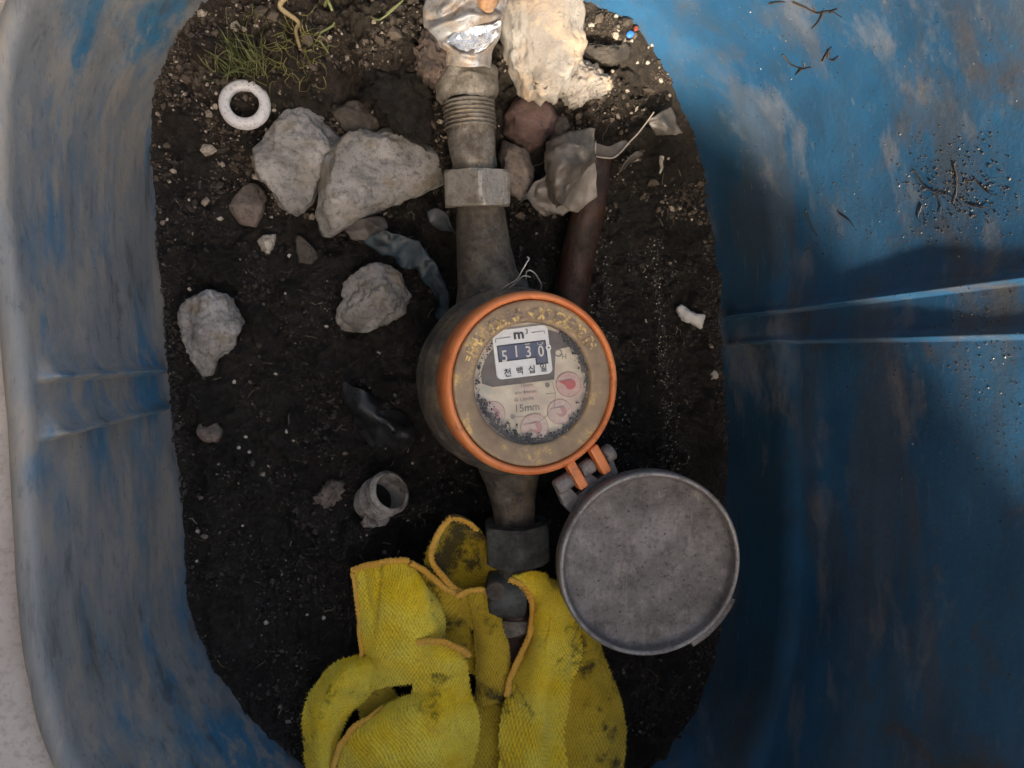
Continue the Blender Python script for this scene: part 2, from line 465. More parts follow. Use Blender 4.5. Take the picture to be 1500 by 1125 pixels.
def m_dial():
    m, nt, b = mat('yellowed_dial_card'); g = NT(nt); v = g.coord()
    col = g.mix(g.ramp(g.noise(v, 55, 5, .6), [(.35, 0), (.65, 1)]), (.52, .45, .33), (.78, .68, .52))
    col = g.mix(g.ramp(g.noise(g.coord(loc=(.3, .1, 0)), 45, 4, .5), [(.55, 0), (.68, .6)]), col, (.36, .38, .33))
    col = g.mix(g.ramp(g.noise(g.coord(loc=(.7, .2, 0)), 60, 4, .5), [(.50, 0), (.62, .5)]), col, (.62, .40, .36))
    g.link(col, b.inputs['Base Color']); b.inputs['Roughness'].default_value = .55
    return m
M_cream = m_dial()
M_recess = flat_mat('dark_dial_recess', (.13, .11, .095), .6, .4)
M_plate = flat_mat('white_counter_plate', (.84, .85, .84), .4, .05)
M_window = flat_mat('slate_blue_drum', (.075, .095, .17), .45, .15)
M_black = flat_mat('black_print', (.02, .02, .025), .6, .2)
M_greyink = flat_mat('faded_print', (.22, .20, .17), .7, .3)
M_digit = flat_mat('ivory_digit', (.74, .70, .62), .5, .08)
M_redink = flat_mat('faded_red_print', (.50, .20, .19), .6, .2)
M_redhand = flat_mat('red_pointer', (.50, .10, .10), .5, .3)
M_redwash = flat_mat('pink_dial_wash', (.64, .50, .43), .6, .12)
M_grit = flat_mat('black_grit', (.012, .011, .010), .5, .5, .6)
M_gritw = flat_mat('bright_grit', (.7, .68, .64), .3, .2, .6)

def m_glass():
    m = bpy.data.materials.new('dusty_meter_glass'); m.use_nodes = True
    nt = m.node_tree; g = NT(nt); nt.nodes.remove(nt.nodes['Principled BSDF'])
    out = nt.nodes['Material Output']; tr = g.node('ShaderNodeBsdfTransparent'); gl = g.node('ShaderNodeBsdfGlossy'); df = g.node('ShaderNodeBsdfDiffuse')
    gl.inputs['Roughness'].default_value = .08; df.inputs[0].default_value = (.5, .46, .42, 1)
    fr = g.node('ShaderNodeFresnel'); fr.inputs[0].default_value = 1.45
    m1 = g.node('ShaderNodeMixShader'); g.link(fr.outputs[0], m1.inputs[0]); g.link(tr.outputs[0], m1.inputs[1]); g.link(gl.outputs[0], m1.inputs[2])
    m2 = g.node('ShaderNodeMixShader'); v = g.coord()
    g.link(g.ramp(g.noise(v, 120, 7, .7), [(.35, .02), (.7, .16)]), m2.inputs[0])
    g.link(m1.outputs[0], m2.inputs[1]); g.link(df.outputs[0], m2.inputs[2]); g.link(m2.outputs[0], out.inputs[0])
    return m
M_glass = m_glass()

def m_cloth(name, c1, c2, stain):
    m, nt, b = mat(name); g = NT(nt); v = g.coord()
    col = g.mix(g.ramp(g.noise(v, 40, 5, .6), [(.35, 0), (.65, 1)]), c1, c2)
    col = g.mix(g.ramp(g.noise(g.coord(loc=(.2, .5, .1)), 22, 5, .6), [(.56, 0), (.72, .4)]), col, (.50, .40, .05))
    col = g.mix(g.ramp(g.noise(g.coord(loc=(.9, .3, .1)), 26, 7, .72), [(stain, 0), (stain + .09, .92)]), col, (.028, .026, .012))
    col = g.mix(g.ramp(g.noise(v, 800, 3, .6), [(.33, .4), (.43, 0)]), col, tuple(x * .4 for x in c1))
    at = g.node('ShaderNodeAttribute'); at.attribute_name = 'weave'
    col = g.mix(g.ramp(at.outputs['Fac'], [(.0, .42), (.42, .06), (.7, 0)]), col, tuple(x * .16 for x in c1))
    g.link(col, b.inputs['Base Color']); b.inputs['Roughness'].default_value = .95
    b.inputs['Specular IOR Level'].default_value = .1
    b.inputs['Sheen Weight'].default_value = .25; b.inputs['Sheen Roughness'].default_value = .5
    g.link(g.bump(g.noise(v, 1100, 4, .7), .6, .0006), b.inputs['Normal'])
    return m
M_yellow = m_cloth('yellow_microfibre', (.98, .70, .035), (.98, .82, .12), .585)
M_yellowd = m_cloth('shaded_soiled_microfibre', (.60, .42, .035), (.74, .54, .06), .52)  # darker copy for inner and lower folds, shade put into its colour, more stains
M_hem = m_cloth('orange_hem', (.78, .40, .06), (.88, .52, .10), .66)

M_white = m_metal('dirt_specked_white_nylon', (.66, .63, .62), (.74, .71, .70), (.30, .24, .20), 0, .4, .20, .33, .25, seed=31)
M_film = None
def m_film(name, c, rough, alpha_mix=.0):
    m, nt, b = mat(name); g = NT(nt); v = g.coord()
    col = g.mix(g.ramp(g.noise(v, 60, 7, .7), [(.38, 0), (.62, 1)]), tuple(x * .5 for x in c), tuple(min(1, x * 1.5) for x in c))
    g.link(col, b.inputs['Base Color']); g.link(g.ramp(g.noise(v, 90, 5, .6), [(.4, rough), (.65, rough + .3)]), b.inputs['Roughness'])
    b.inputs['Specular IOR Level'].default_value = .7
    g.link(g.bump(g.noise(v, 130, 6, .6), .5, .001), b.inputs['Normal'])
    return m
M_film = m_film('grimy_plastic_sheet', (.085, .072, .062), .42)
M_blackfilm = m_film('black_plastic_film', (.016, .0155, .0155), .25)
M_bluetape = m_film('blue_plastic_strip', (.006, .022, .034), .45)
M_greytape = m_film('grey_blue_tape', (.022, .030, .038), .5)
M_rust = m_metal('red_brown_pipe', (.035, .015, .011), (.065, .028, .019), (.018, .012, .010), .1, .45, .38, .55, .6, seed=12)
M_thread = m_metal('limed_plastic_thread', (.30, .27, .24), (.50, .46, .42), (.09, .075, .06), .0, .5, .38, .55, .7, seed=13)
M_void = flat_mat('dark_cap_hollow', (.010, .009, .008), .9, .4)  # near-black colour that paints in the shade of the cap's hollow

def m_grass(name, c1, c2):
    m, nt, b = mat(name); g = NT(nt); geo = g.node('ShaderNodeNewGeometry')
    g.link(g.ramp(geo.outputs['Random Per Island'], [(0, c1), (1, c2)]), b.inputs['Base Color'])
    b.inputs['Roughness'].default_value = .5; return m
M_grass = m_grass('green_grass_blades', (.07, .095, .022), (.25, .25, .11))
M_straw = m_grass('dry_straw', (.30, .19, .10), (.42, .34, .18))
M_root = m_grass('dark_root', (.03, .018, .012), (.07, .045, .03))

def m_pavement():
    m, nt, b = mat('pale_pinkish_concrete'); g = NT(nt); v = g.coord()
    col = g.mix(g.ramp(g.noise(v, 12, 7, .65), [(.35, 0), (.65, 1)]), (.50, .43, .38), (.64, .58, .54))
    col = g.mix(g.ramp(g.noise(v, 300, 4, .6), [(.36, .4), (.5, 0)]), col, (.3, .25, .22))
    g.link(col, b.inputs['Base Color']); b.inputs['Roughness'].default_value = .9
    g.link(g.bump(g.noise(v, 200, 6, .7), .5, .001), b.inputs['Normal']); return m
M_pave = m_pavement()

# ------------------------------------------------------------------ the pit: blue box wall
ring_px = [(1054, 500), (1036, 330), (992, 215), (895, 120), (780, 55), (640, 0), (470, 0), (330, 60),
           (246, 180), (230, 330), (250, 500), (262, 700), (274, 850), (302, 950), (385, 1075), (520, 1165),
           (700, 1190), (880, 1160), (1000, 1065), (1056, 890), (1064, 700)]
ring = np.array([U(a, b, 0)[:2] for a, b in ring_px])
cc = catmull(np.c_[ring, np.zeros(len(ring))], 6000, closed=True)[:, :2]
seg = np.linalg.norm(np.roll(cc, -1, 0) - cc, axis=1); wgt = np.where((cc[:, 1] < .055) & (cc[:, 1] > -.065), 5.0, 1.0)
cum = np.concatenate([[0], np.cumsum(seg * wgt)]); NC = 1500
tt = np.linspace(0, cum[-1], NC, endpoint=False)
ii = np.interp(tt, cum, np.arange(len(cum))); i0 = ii.astype(int) % 6000
C2 = cc[i0] + (cc[(i0 + 1) % 6000] - cc[i0]) * (ii - ii.astype(int))[:, None]
tg = np.roll(C2, -3, 0) - np.roll(C2, 3, 0); tg /= np.linalg.norm(tg, axis=1)[:, None]
N2 = np.stack([tg[:, 1], -tg[:, 0]], 1)
if ((C2 - C2.mean(0)) * N2).sum() < 0: N2 = -N2
wR = sstep(-.10, .14, C2[:, 0])
def rim_z(w): return .132 + .16 * w
zr = rim_z(wR)
rows = []
ks = np.concatenate([np.linspace(-.15, 1, 74)])
def wall_off(z, w):
    right = np.where(z < .060, z * .41, .0246 + (z - .060) * .16)
    left = z * .135
    return right * w + left * (1 - w)
for k in ks:
    z = k * zr
    rows.append((z, wall_off(z, wR)))
offr = wall_off(zr, wR)
for dz, do in ((.0025, .0006), (.0048, .002), (.0062, .0045), (.0064, .0075), (.0050, .0105), (.002, .0125), (-.004, .0135), (-.012, .014)):
    rows.append((zr + dz, offr + do))
nr = len(rows)
Vw = np.zeros((NC, nr, 3))
for j, (z, o) in enumerate(rows):
    z = np.broadcast_to(z, (NC,)); y = C2[:, 1]
    fade = sstep(.004, .022, z) * sstep(0, .010, zr - z) if j < len(ks) else np.zeros(NC)
    sideR = (C2[:, 0] > .1); sideL = (C2[:, 0] < -.1)
    rib = np.zeros(NC)
    def g_(c, s): return np.exp(-((y - c) / s) ** 2)
    def step_(c, A, Lg, w):      # long fall on the +y side, crisp drop on the -y side
        d = y - c
        return A * np.where(d > 0, np.exp(-(d / Lg) ** 2) * .55 + .45 * np.exp(-(d / .0022) ** 2), 1 - sstep(0, w, -d))
    rr = step_(.0265 + .006 * z, .0066, .012, .0026) + step_(.0090 - .017 * z, .0050, .009, .0026)
    rl = step_(-.0102, .0080, .008, .0034) + step_(-.0325 - .045 * z, .0090, .009, .0036)
    rib = np.where(sideR, rr, np.where(sideL, rl, 0)) * fade
    off = o - rib
    Vw[:, j, 0] = C2[:, 0] + N2[:, 0] * off; Vw[:, j, 1] = C2[:, 1] + N2[:, 1] * off; Vw[:, j, 2] = z
Vf = Vw.reshape(-1, 3)
bul = fbm(Vf, .11, 5, 2) * .0028 + fbm(Vf, .02, 9, 2) * .00035
Nf = np.repeat(N2, nr, 0); Vf = Vf.copy(); Vf[:, :2] += Nf * bul[:, None]
Fw = grid_faces(NC, nr, cu=True)
tub_me = mesh_from('box_wall', Vf, Fw)
tub = thing('meter_box', 'oval pit box of dusty blue moulded plastic sunk round the whole meter', 'meter box', (0, 0, 0))
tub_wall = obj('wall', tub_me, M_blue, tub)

# pavement round the box, out to the horizon
pr = [(.0142, zr - .008), (.016, zr - .004), (.03, zr - .003), (.08, zr - .0)]
Pv = []
for o, z in pr:
    Pv.append(np.c_[C2 + N2 * (offr + o)[:, None], z])
for d in (.25, .8, 3, 12, 60, 250):
    w = sstep(0, 1.0, np.array(d)); zz = zr * (1 - w) + .215 * w
    Pv.append(np.c_[C2 * 1.0 + (C2 / np.linalg.norm(C2, axis=1)[:, None]) * (.08 + d), zz])
Pv = np.stack(Pv, 1)
Pf = Pv.reshape(-1, 3).copy(); Pf[:, 2] += fbm(Pf, .05, 3, 3) * .0012
obj('pavement', mesh_from('pavement', Pf, grid_faces(NC, Pv.shape[1], cu=True)), M_pave, kind='structure')

# ------------------------------------------------------------------ soil
def lump(P, px, py, rx, ry, h):
    c = U(px, py, .02)
    return h * np.exp(-((P[:, 0] - c[0]) / rx) ** 2 - ((P[:, 1] - c[1]) / ry) ** 2)
RC = ring.mean(0); RTH = np.linspace(-math.pi, math.pi, 721); RRAD = polyrad(cc[::20], RC, RTH)
def soil_h(P):
    P = np.asarray(P, float); Q = np.c_[P[:, 0], P[:, 1], np.zeros(len(P))]; x = Q[:, 0]; y = Q[:, 1]
    up = sstep(.09, .215, y)
    h = up * .034
    h += lump(Q, 585, 95, .034, .040, .018) + lump(Q, 900, 60, .03, .03, .010) + lump(Q, 400, 80, .035, .03, .006) + lump(Q, 760, 170, .03, .02, .008)
    h -= lump(Q, 515, 150, .006, .030, .014) + lump(Q, 865, 300, .02, .03, .004) + lump(Q, 640, 380, .03, .03, .006)
    flat = 1 - up
    for px in (300, 432, 880, 962):                       # moulded ribs of the buried base showing through
        c = U(px, 600, 0)[0] + (Q[:, 1]) * -.03
        h += flat * sstep(.08, 0.02, y) * .0042 * np.exp(-((x - c) / .0035) ** 2) * (1 + .5 * vn(Q, .02, 3))
    dx_ = x - RC[0]; dy_ = y - RC[1]; de = np.interp(np.arctan2(dy_, dx_), RTH, RRAD) - np.hypot(dx_, dy_)
    h += (.0030 + .0013 * fbm(Q, .018, 61, 2)) * np.exp(-np.maximum(de, 0) / .009)
    h += fbm(Q, .055, 21, 3) * .0034 * (1 + up) * (.4 + .6 * sstep(0, .02, de))
    cl = fbm(Q, .020, 71, 2); h += np.maximum(0, cl - .15) * .013 * (1 + .5 * up) * sstep(0, .012, de)
    c2_ = fbm(Q, .009, 91, 2); fe = .25 + .75 * sstep(-.002, .012, de); h += np.maximum(0, c2_ - .25) * .0060 * fe
    n = fbm(Q, .014, 33, 4, .6)
    h += (1 - np.abs(n)) * .0036 * (1 + up * 1.3) * fe
    h += np.maximum(0, fbm(Q, .0045, 41, 3, .6)) * .0024 * (1 + up * 1.3) * fe
    h += fbm(Q, .0018, 55, 2) * .0004
    return h - .002
gx = np.arange(-.262, .262, .00115); gy = np.arange(-.335, .305, .00115)
GX, GY = np.meshgrid(gx, gy, indexing='ij'); SP = np.c_[GX.ravel(), GY.ravel(), np.zeros(GX.size)]
SP[:, 2] = soil_h(SP)
soil_me = mesh_from('soil', SP, grid_faces(len(gx), len(gy)))
obj('soil', soil_me, M_soil, kind='structure')

bv_wall = BVHTree.FromPolygons([tuple(v) for v in Vf.tolist()], [tuple(f) for f in Fw.tolist()])
sub = grid_faces(len(gx), len(gy))
bv_soil = BVHTree.FromPolygons([tuple(v) for v in SP.tolist()], [tuple(f) for f in sub.tolist()])
def hit(px, py, which='both'):
    d = Vector(xc * (px - 750.0) + yc * (562.5 - py) + fwd * FPX).normalized(); o = Vector(CAM)
    best = None
    for nm, b in (('wall', bv_wall), ('soil', bv_soil)):
        if which != 'both' and nm != which: continue
        r = b.ray_cast(o, d)
        if r[0] is not None and (best is None or r[3] < best[3]): best = r
    if best is None: return UV(px, py, .1), Vector((0, 0, 1))
    n = best[1]
    if n.dot(d) > 0: n = -n
    return best[0], n

# ------------------------------------------------------------------ loose crumbs (uncountable)
def scatter_mesh(name, pts, nrm, sizes, seed=0):
    r2 = np.random.default_rng(seed); n = len(pts)
    D, F = ico(1)
    nv = len(D); jit = r2.uniform(.6, 1.25, (n, nv))
    sc = r2.uniform(.55, 1.3, (n, 3)) * np.asarray(sizes)[:, None]
    V = D[None] * jit[:, :, None] * sc[:, None, :]
    a = r2.uniform(0, 2 * math.pi, n); b_ = r2.uniform(-1, 1, n)
    ca, sa = np.cos(a), np.sin(a)
    x = V[:, :, 0] * ca[:, None] - V[:, :, 1] * sa[:, None]; y = V[:, :, 0] * sa[:, None] + V[:, :, 1] * ca[:, None]; z = V[:, :, 2]
    cb, sb = np.cos(b_), np.sin(b_)
    y2 = y * cb[:, None] - z * sb[:, None]; z2 = y * sb[:, None] + z * cb[:, None]
    V = np.stack([x, y2, z2], 2) + np.asarray(pts)[:, None, :] + np.asarray(nrm)[:, None, :] * (np.asarray(sizes) * .25)[:, None, None]
    Fa = (F[None] + (np.arange(n) * nv)[:, None, None]).reshape(-1, 3)
    return mesh_from(name, V.reshape(-1, 3), Fa, smooth=False)

def rand_soil(n, box, clump=.0, seed=0):
    r2 = np.random.default_rng(seed)
    x = r2.uniform(box[0], box[1], n * 3); y = r2.uniform(box[2], box[3], n * 3)
    P = np.c_[x, y, np.zeros(n * 3)]
    w = sstep(-.5, .6, fbm(P, .02, seed, 3)) if clump else np.ones(n * 3)
    P = P[r2.uniform(0, 1, n * 3) < w][:n]
    P[:, 2] = soil_h(P); return P
P1 = rand_soil(24000, (-.2, .205, -.27, .12), .5, 3)
s1 = .00045 + rng.pareto(3.2, len(P1)).clip(0, 4) * .00050
obj('soil_crumbs', scatter_mesh('soil_crumbs', P1, np.tile([0, 0, 1.0], (len(P1), 1)), s1, 1), M_crumb, None,
    'loose dark damp crumbs strewn over the pit floor', 'soil', kind='stuff')
P2 = rand_soil(11000, (-.2, .2, .09, .27), .5, 4)
s2 = .0006 + rng.pareto(3.0, len(P2)).clip(0, 4) * .0008
obj('soil_crumbs', scatter_mesh('soil_crumbs', P2, np.tile([0, 0, 1.0], (len(P2), 1)), s2, 2), M_crumb_dry, None,
    'drier brown crumbs and grit heaped at the top end of the pit', 'soil', kind='stuff')
# crumbs banked along the foot of the wall
k_ = rng.integers(0, NC, 5200); inn = np.abs(rng.normal(0, .0045, 5200)) - .003
PE = np.c_[C2[k_] - N2[k_] * inn[:, None] + rng.normal(0, .001, (5200, 2)), np.zeros(5200)]
PE[:, 2] = soil_h(PE) ; out_ = inn < 0; PE[out_, 2] += -inn[out_] * .8
PE[:, :2] += N2[k_] * np.where(PE[:, 2] > 0, wall_off(np.maximum(PE[:, 2], 0), wR[k_]), 0)[:, None]
obj('soil_crumbs', scatter_mesh('soil_crumbs', PE, np.tile([0, 0, 1.0], (len(PE), 1)), .0004 + rng.pareto(3.2, len(PE)).clip(0, 4) * .0006, 17), M_crumb, None,
    'dark crumbs banked in a line along the foot of the blue wall', 'soil', kind='stuff')
parts = []
for k in range(420):
    x, y = random.uniform(-.17, .18), random.uniform(-.25, .25); a = random.uniform(0, 6.28); L_ = random.uniform(.002, .009); q = []
    for t in range(4):
        q.append((x, y, 0)); a += random.gauss(0, .5); x += math.cos(a) * L_ / 3; y += math.sin(a) * L_ / 3
    q = np.array(q); q[:, 2] = soil_h(q) + .0006; parts.append(tube(q, random.uniform(.00012, .00035), 4))
V, F = merge(parts); obj('soil_fibres', mesh_from('soil_fibres', V, F), m_grass('dry_soil_fibre', (.05, .038, .028), (.24, .20, .15)), None, 'tiny dry root fibres mixed into the damp soil', 'roots', kind='stuff')
# pale grit lines along the moulded ribs
pts = []
for k in range(1500):
    px0, px1 = random.choice(((882, 915), (958, 985), (958, 985), (862, 880)))
    t = random.random() ** 1.0; py = 350 + t * 420
    px = px0 + (px1 - px0) * t + random.gauss(0, 8)
    pts.append(U(px, py, 0))
pts = np.array(pts); pts[:, 2] = soil_h(pts)
obj('pale_grit', scatter_mesh('pale_grit', pts, np.tile([0, 0, 1.0], (len(pts), 1)), rng.uniform(.0003, .0008, len(pts)), 5),
    m_crumb('rib_grit', (.03, .028, .025), (.13, .12, .10), (.35, .32, .28), .2), None, 'pale sandy grit in two lines right of the meter', 'grit', kind='stuff')
# crumbs stuck on the wall
pts = []; nn = []; ss = []
def wall_cluster(px, py, sx, sy, n, s0, s1):
    for k in range(n):
        p, q = hit(random.gauss(px, sx), random.gauss(py, sy), 'wall')
        pts.append(p[:]); nn.append(q[:]); ss.append(random.uniform(s0, s1) ** 1)
wall_cluster(1405, 275, 45, 40, 420, .00015, .0006)
wall_cluster(1440, 560, 50, 80, 300, .00015, .0005)
wall_cluster(1230, 330, 60, 50, 120, .00015, .0005)
wall_cluster(1120, 80, 60, 90, 160, .00012, .0005)
wall_cluster(1250, 150, 180, 140, 260, .00012, .0004)
wall_cluster(1250, 600, 180, 200, 200, .0001, .0004)
wall_cluster(190, 600, 80, 250, 300, .0001, .0004)
obj('wall_crumbs', scatter_mesh('wall_crumbs', pts, nn, ss, 6), M_crumb_wall, None, 'specks of dirt and grit stuck to the blue walls', 'dirt', kind='stuff')

# ------------------------------------------------------------------ stones
def stone(name, pxs, z, up, down, seed, m, label, cat, group=None, sub=5, **kw):
    if sub < 5: kw.setdefault('rough', .0003)
    me, loc = stone_mesh(name, pxs, z, up, down, seed, sub, **kw)
    o = obj(name, me, m, None, label, cat, group); o.location = loc; return o
G1 = 'broken concrete lumps lying in the soil'
stone('concrete_lump', [(375, 238), (384, 208), (398, 190), (430, 166), (466, 163), (486, 182), (500, 212), (494, 236), (478, 258), (455, 292), (432, 314), (408, 296), (394, 268), (378, 262)],
      .022, .022, .02, 3, M_concrete, 'pale grey concrete lump just below right of the white ring', 'stone', G1)
stone('concrete_lump', [(459, 345), (462, 318), (472, 296), (474, 255), (490, 228), (506, 210), (548, 186), (585, 178), (622, 182), (642, 196), (655, 226), (652, 262), (622, 280), (590, 290), (556, 306), (520, 322), (482, 348)],
      .024, .026, .022, 12, M_concrete, 'largest grey concrete lump, wedged against the left side of the pipe', 'stone', G1, tilt=(-.10, 0))
stone('concrete_lump', [(483, 470), (498, 440), (502, 416), (528, 396), (552, 388), (572, 390), (592, 404), (602, 432), (598, 446), (584, 462), (568, 476), (532, 486), (496, 488)],
      .015, .018, .012, 23, M_concrete2, 'grey and brown concrete lump in the soil left of the meter neck', 'stone', G1)
stone('concrete_lump', [(258, 460), (272, 444), (290, 430), (312, 426), (332, 436), (345, 452), (356, 470), (350, 492), (338, 506), (318, 524), (312, 545), (297, 554), (286, 540), (276, 512), (264, 486)],
      .012, .018, .01, 31, M_concrete, 'pointed grey concrete lump beside the left wall ribs', 'stone', G1)
slab = stone('cement_slab', [(735, -30), (846, -30), (850, 0), (846, 14), (853, 30), (851, 60), (857, 72), (848, 88), (846, 102), (836, 112), (832, 128), (822, 126), (816, 141), (806, 134), (797, 141), (786, 132), (777, 139), (768, 128), (760, 108), (750, 88), (744, 60), (737, 30)],
      .062, .016, .026, 41, M_cement, 'long cream cement slab at the top beside the pipe fitting', 'cement slab', facets=10, rough=.0007, cutlo=.60, tilt=(.22, 0), boxy=.45)
stone('cement_crust', [(826, 92), (846, 84), (868, 98), (892, 112), (896, 126), (884, 136), (866, 138), (852, 150), (834, 152), (822, 136)],
      .052, .012, .018, 44, M_cement, 'crumbly pale crust of cement at the lower end of the slab', 'cement', facets=3, rough=.0014)
stone('stone', [(335, 306), (350, 282), (366, 270), (389, 268), (391, 288), (384, 312), (374, 332), (352, 328)],
      .010, .010, .008, 51, M_brown, 'smooth flat brown stone between the ring and the pointed lump', 'stone', sub=4, facets=9, rough=.00025)
stone('stone', [(376, 352), (390, 344), (404, 341), (402, 356), (394, 372), (382, 368)], .006, .006, .005, 52, M_chip, 'small cream stone chip under the flat brown stone', 'stone', sub=4)
stone('stone', [(433, 344), (444, 348), (462, 366), (466, 378), (456, 387), (438, 384)], .005, .007, .005, 53, M_dark, 'small dark grey pebble below the largest lumps', 'stone', sub=4)
stone('stone', [(289, 624), (302, 617), (318, 620), (326, 634), (318, 648), (300, 646), (290, 638)], .006, .006, .006, 54, M_brown, 'round brown pebble near the left wall below the ribs', 'stone', sub=4, facets=2, rough=.0003)
stone('stone', [(735, 205), (752, 214), (775, 226), (784, 246), (778, 272), (764, 292), (748, 284), (738, 262), (730, 230)], .028, .016, .014, 55, M_brown, 'rounded brown stone tucked behind the bright hex nut', 'stone', sub=4, facets=5, rough=.0006)
stone('stone', [(740, 170), (756, 146), (785, 142), (806, 158), (816, 178), (806, 198), (792, 214), (774, 222), (752, 206), (738, 192)], .030, .014, .014, 56, M_redst, 'dark reddish stone under the pale cement slab', 'stone', sub=4, facets=5, rough=.0006)
stone('stone', [(800, 190), (812, 172), (830, 170), (834, 186), (822, 200), (806, 206)], .032, .008, .01, 57, M_brown, 'little brown stone above the folded plastic sheet', 'stone', sub=4)
stone('stone', [(850, 58), (886, 70), (912, 66), (930, 60), (926, 82), (900, 92), (880, 92), (856, 82)], .050, .006, .012, 58, M_dark, 'flat dark stone in the soil right of the cement slab', 'stone', sub=4)
stone('brick_shard', [(476, 148), (492, 154), (520, 150), (542, 158), (556, 182), (548, 196), (526, 206), (506, 192), (492, 172)], .026, .009, .012, 59, M_dark, 'flat brown shard between the two biggest concrete lumps', 'shard', sub=4, facets=8, rough=.0004)
stone('brick_shard', [(282, 52), (298, 48), (306, 60), (300, 72), (286, 68)], .040, .004, .008, 60, M_redst, 'small dark red shard at the top left of the soil', 'shard', sub=3)
stone('plaster_scrap', [(990, 452), (1000, 446), (1008, 456), (1018, 460), (1030, 460), (1031, 470), (1026, 482), (1014, 474), (1000, 470)], .005, .005, .003, 61, flat_mat('white_plaster', (.62, .60, .58), .8, .1), 'white torn scrap lying by the right wall', 'scrap', sub=4, facets=2, rough=.0004)
stone('stone', [(1040, 545), (1048, 541), (1054, 548), (1050, 556), (1042, 556)], .004, .003, .003, 62, M_chip, 'tiny pale pebble under the white scrap by the right wall', 'stone', sub=3)
stone('crusted_debris', [(460, 745), (464, 726), (474, 712), (488, 704), (504, 706), (502, 720), (492, 734), (478, 742), (466, 748)], .006, .005, .004, 63, m_stone('limey_debris', (.10, .075, .06), (.27, .23, .20), seed=9), 'flaky brown crusted piece left of the threaded cap', 'debris', sub=4, facets=3, rough=.0016)
stone('soil_clod', [(512, 60), (540, 40), (585, 30), (622, 60), (640, 110), (652, 160), (640, 205), (596, 196), (566, 176), (545, 140), (528, 100)], .040, .010, .02, 64, M_soil, 'big dark clod of earth left of the corroded pipe fitting', 'clod', facets=3, rough=.0028)

landmarks = [(358, 152, 'white washer ring'), (435, 240, 'upper left concrete lump'), (560, 260, 'largest concrete lump'), (310, 490, 'pointed lump'), (540, 435, 'lump left of the meter neck'), (362, 300, 'flat brown stone'), (306, 632, 'round brown pebble'), (482, 725, 'crusted debris'), (560, 730, 'threaded cap'), (890, 110, 'cement slab'), (1010, 465, 'white torn scrap'), (560, 610, 'black film'), (540, 860, 'yellow cloth'), (430, 50, 'dry straw'), (590, 110, 'dark earth clod'), (970, 120, 'film scrap by the right wall'), (280, 800, 'left wall foot'), (770, 180, 'reddish stone'), (960, 250, 'short white root bit'), (400, 345, 'cream stone chip'), (340, 95, 'grass tuft'), (390, 900, 'lower left wall')]
chips = [(246, 322, 7), (322, 320, 8), (398, 318, 7), (424, 374, 6), (278, 423, 7), (283, 342, 5), (418, 430, 5), (404, 548, 6), (478, 478, 6), (555, 516, 7), (1018, 308, 7), (979, 232, 5), (974, 272, 4),
         (343, 560, 8), (420, 632, 7), (430, 645, 5), (350, 656, 6), (365, 662, 7), (394, 682, 5), (360, 640, 5), (290, 778, 7), (288, 822, 6), (390, 912, 7), (450, 900, 5), (474, 905, 6), (355, 770, 4), (604, 678, 5), (538, 784, 4),
         (866, 38, 10), (902, 24, 6), (925, 60, 6), (948, 92, 7), (968, 118, 8), (934, 92, 5), (980, 140, 7), (955, 66, 5), (375, 38, 6), (318, 84, 7), (560, 35, 7), (545, 118, 6), (744, 165, 4), (750, 182, 6), (782, 6, 9), (440, 20, 5)]
for i, (px, py, s) in enumerate(chips):
    p, n = hit(px, py, 'soil')
    k = s * .5; a0 = random.random() * 6
    pts_ = [(px + math.cos(a0 + a) * k * random.uniform(.7, 1.2), py + math.sin(a0 + a) * k * random.uniform(.6, 1.1)) for a in np.linspace(0, 6.28, 8)[:-1]]
    me, loc = stone_mesh('stone_chip', pts_, p.z, s * .00018, s * .00018, 100 + i, 3, facets=4, rough=.0003)
    lm = min(landmarks, key=lambda q: math.hypot(q[0] - px, q[1] - py)); side = ('right of' if px > lm[0] else 'left of') if abs(px - lm[0]) > abs(py - lm[1]) else ('below' if py > lm[1] else 'above')
    o = obj('stone_chip', me, M_chip, None, 'tiny pale stone chip just %s the %s' % (side, lm[2]), 'stone chip', 'pale stone chips scattered on the soil'); o.location = loc
stone('blue_chip', [(917, 46), (926, 44), (930, 50), (924, 56), (918, 54)], .048, .0015, .002, 71, flat_mat('blue_chip_paint', (.05, .22, .60), .5, .1), 'tiny bright blue plastic chip in the grit at top right', 'chip', sub=2)
stone('red_chip', [(927, 38), (936, 37), (938, 44), (930, 46)], .048, .0015, .002, 72, flat_mat('red_chip_paint', (.25, .06, .035), .6, .1), 'tiny rust red chip touching the blue chip', 'chip', sub=2)

# ------------------------------------------------------------------ water meter
ZT = .100
Ptop = U(784, 562, ZT)
A_up = U(704, 300, .040); A_dn = U(757, 772, .034)          # axis of the pipe run
ax = (A_up - A_dn); ax /= np.linalg.norm(ax)
tpar = ((Ptop - A_dn) @ ax); P0 = A_dn + ax * tpar            # foot of the meter axis on the pipe
mz = Ptop - P0; H = np.linalg.norm(mz); mz /= H
my = ax - mz * (ax @ mz); my /= np.linalg.norm(my); mx = np.cross(my, mz)
MM = Matrix(((mx[0], my[0], mz[0], P0[0]), (mx[1], my[1], mz[1], P0[1]), (mx[2], my[2], mz[2], P0[2]), (0, 0, 0, 1)))
Minv = np.array(MM.inverted())
meter = thing('water_meter', 'round brass water meter with orange collar and open hinged lid', 'water meter')
meter.matrix_world = MM
T = H     # local height of the top face
def ML(px, py, zl):
    """local meter coordinates of a pixel on the local plane z = zl"""
    d = xc * (px - 750.0) + yc * (562.5 - py) + fwd * FPX
    o = Minv[:3, :3] @ CAM + Minv[:3, 3]; dl = Minv[:3, :3] @ d
    t = (zl - o[2]) / dl[2]; return o + dl * t
c0 = ML(784, 562, T); RR = .0482
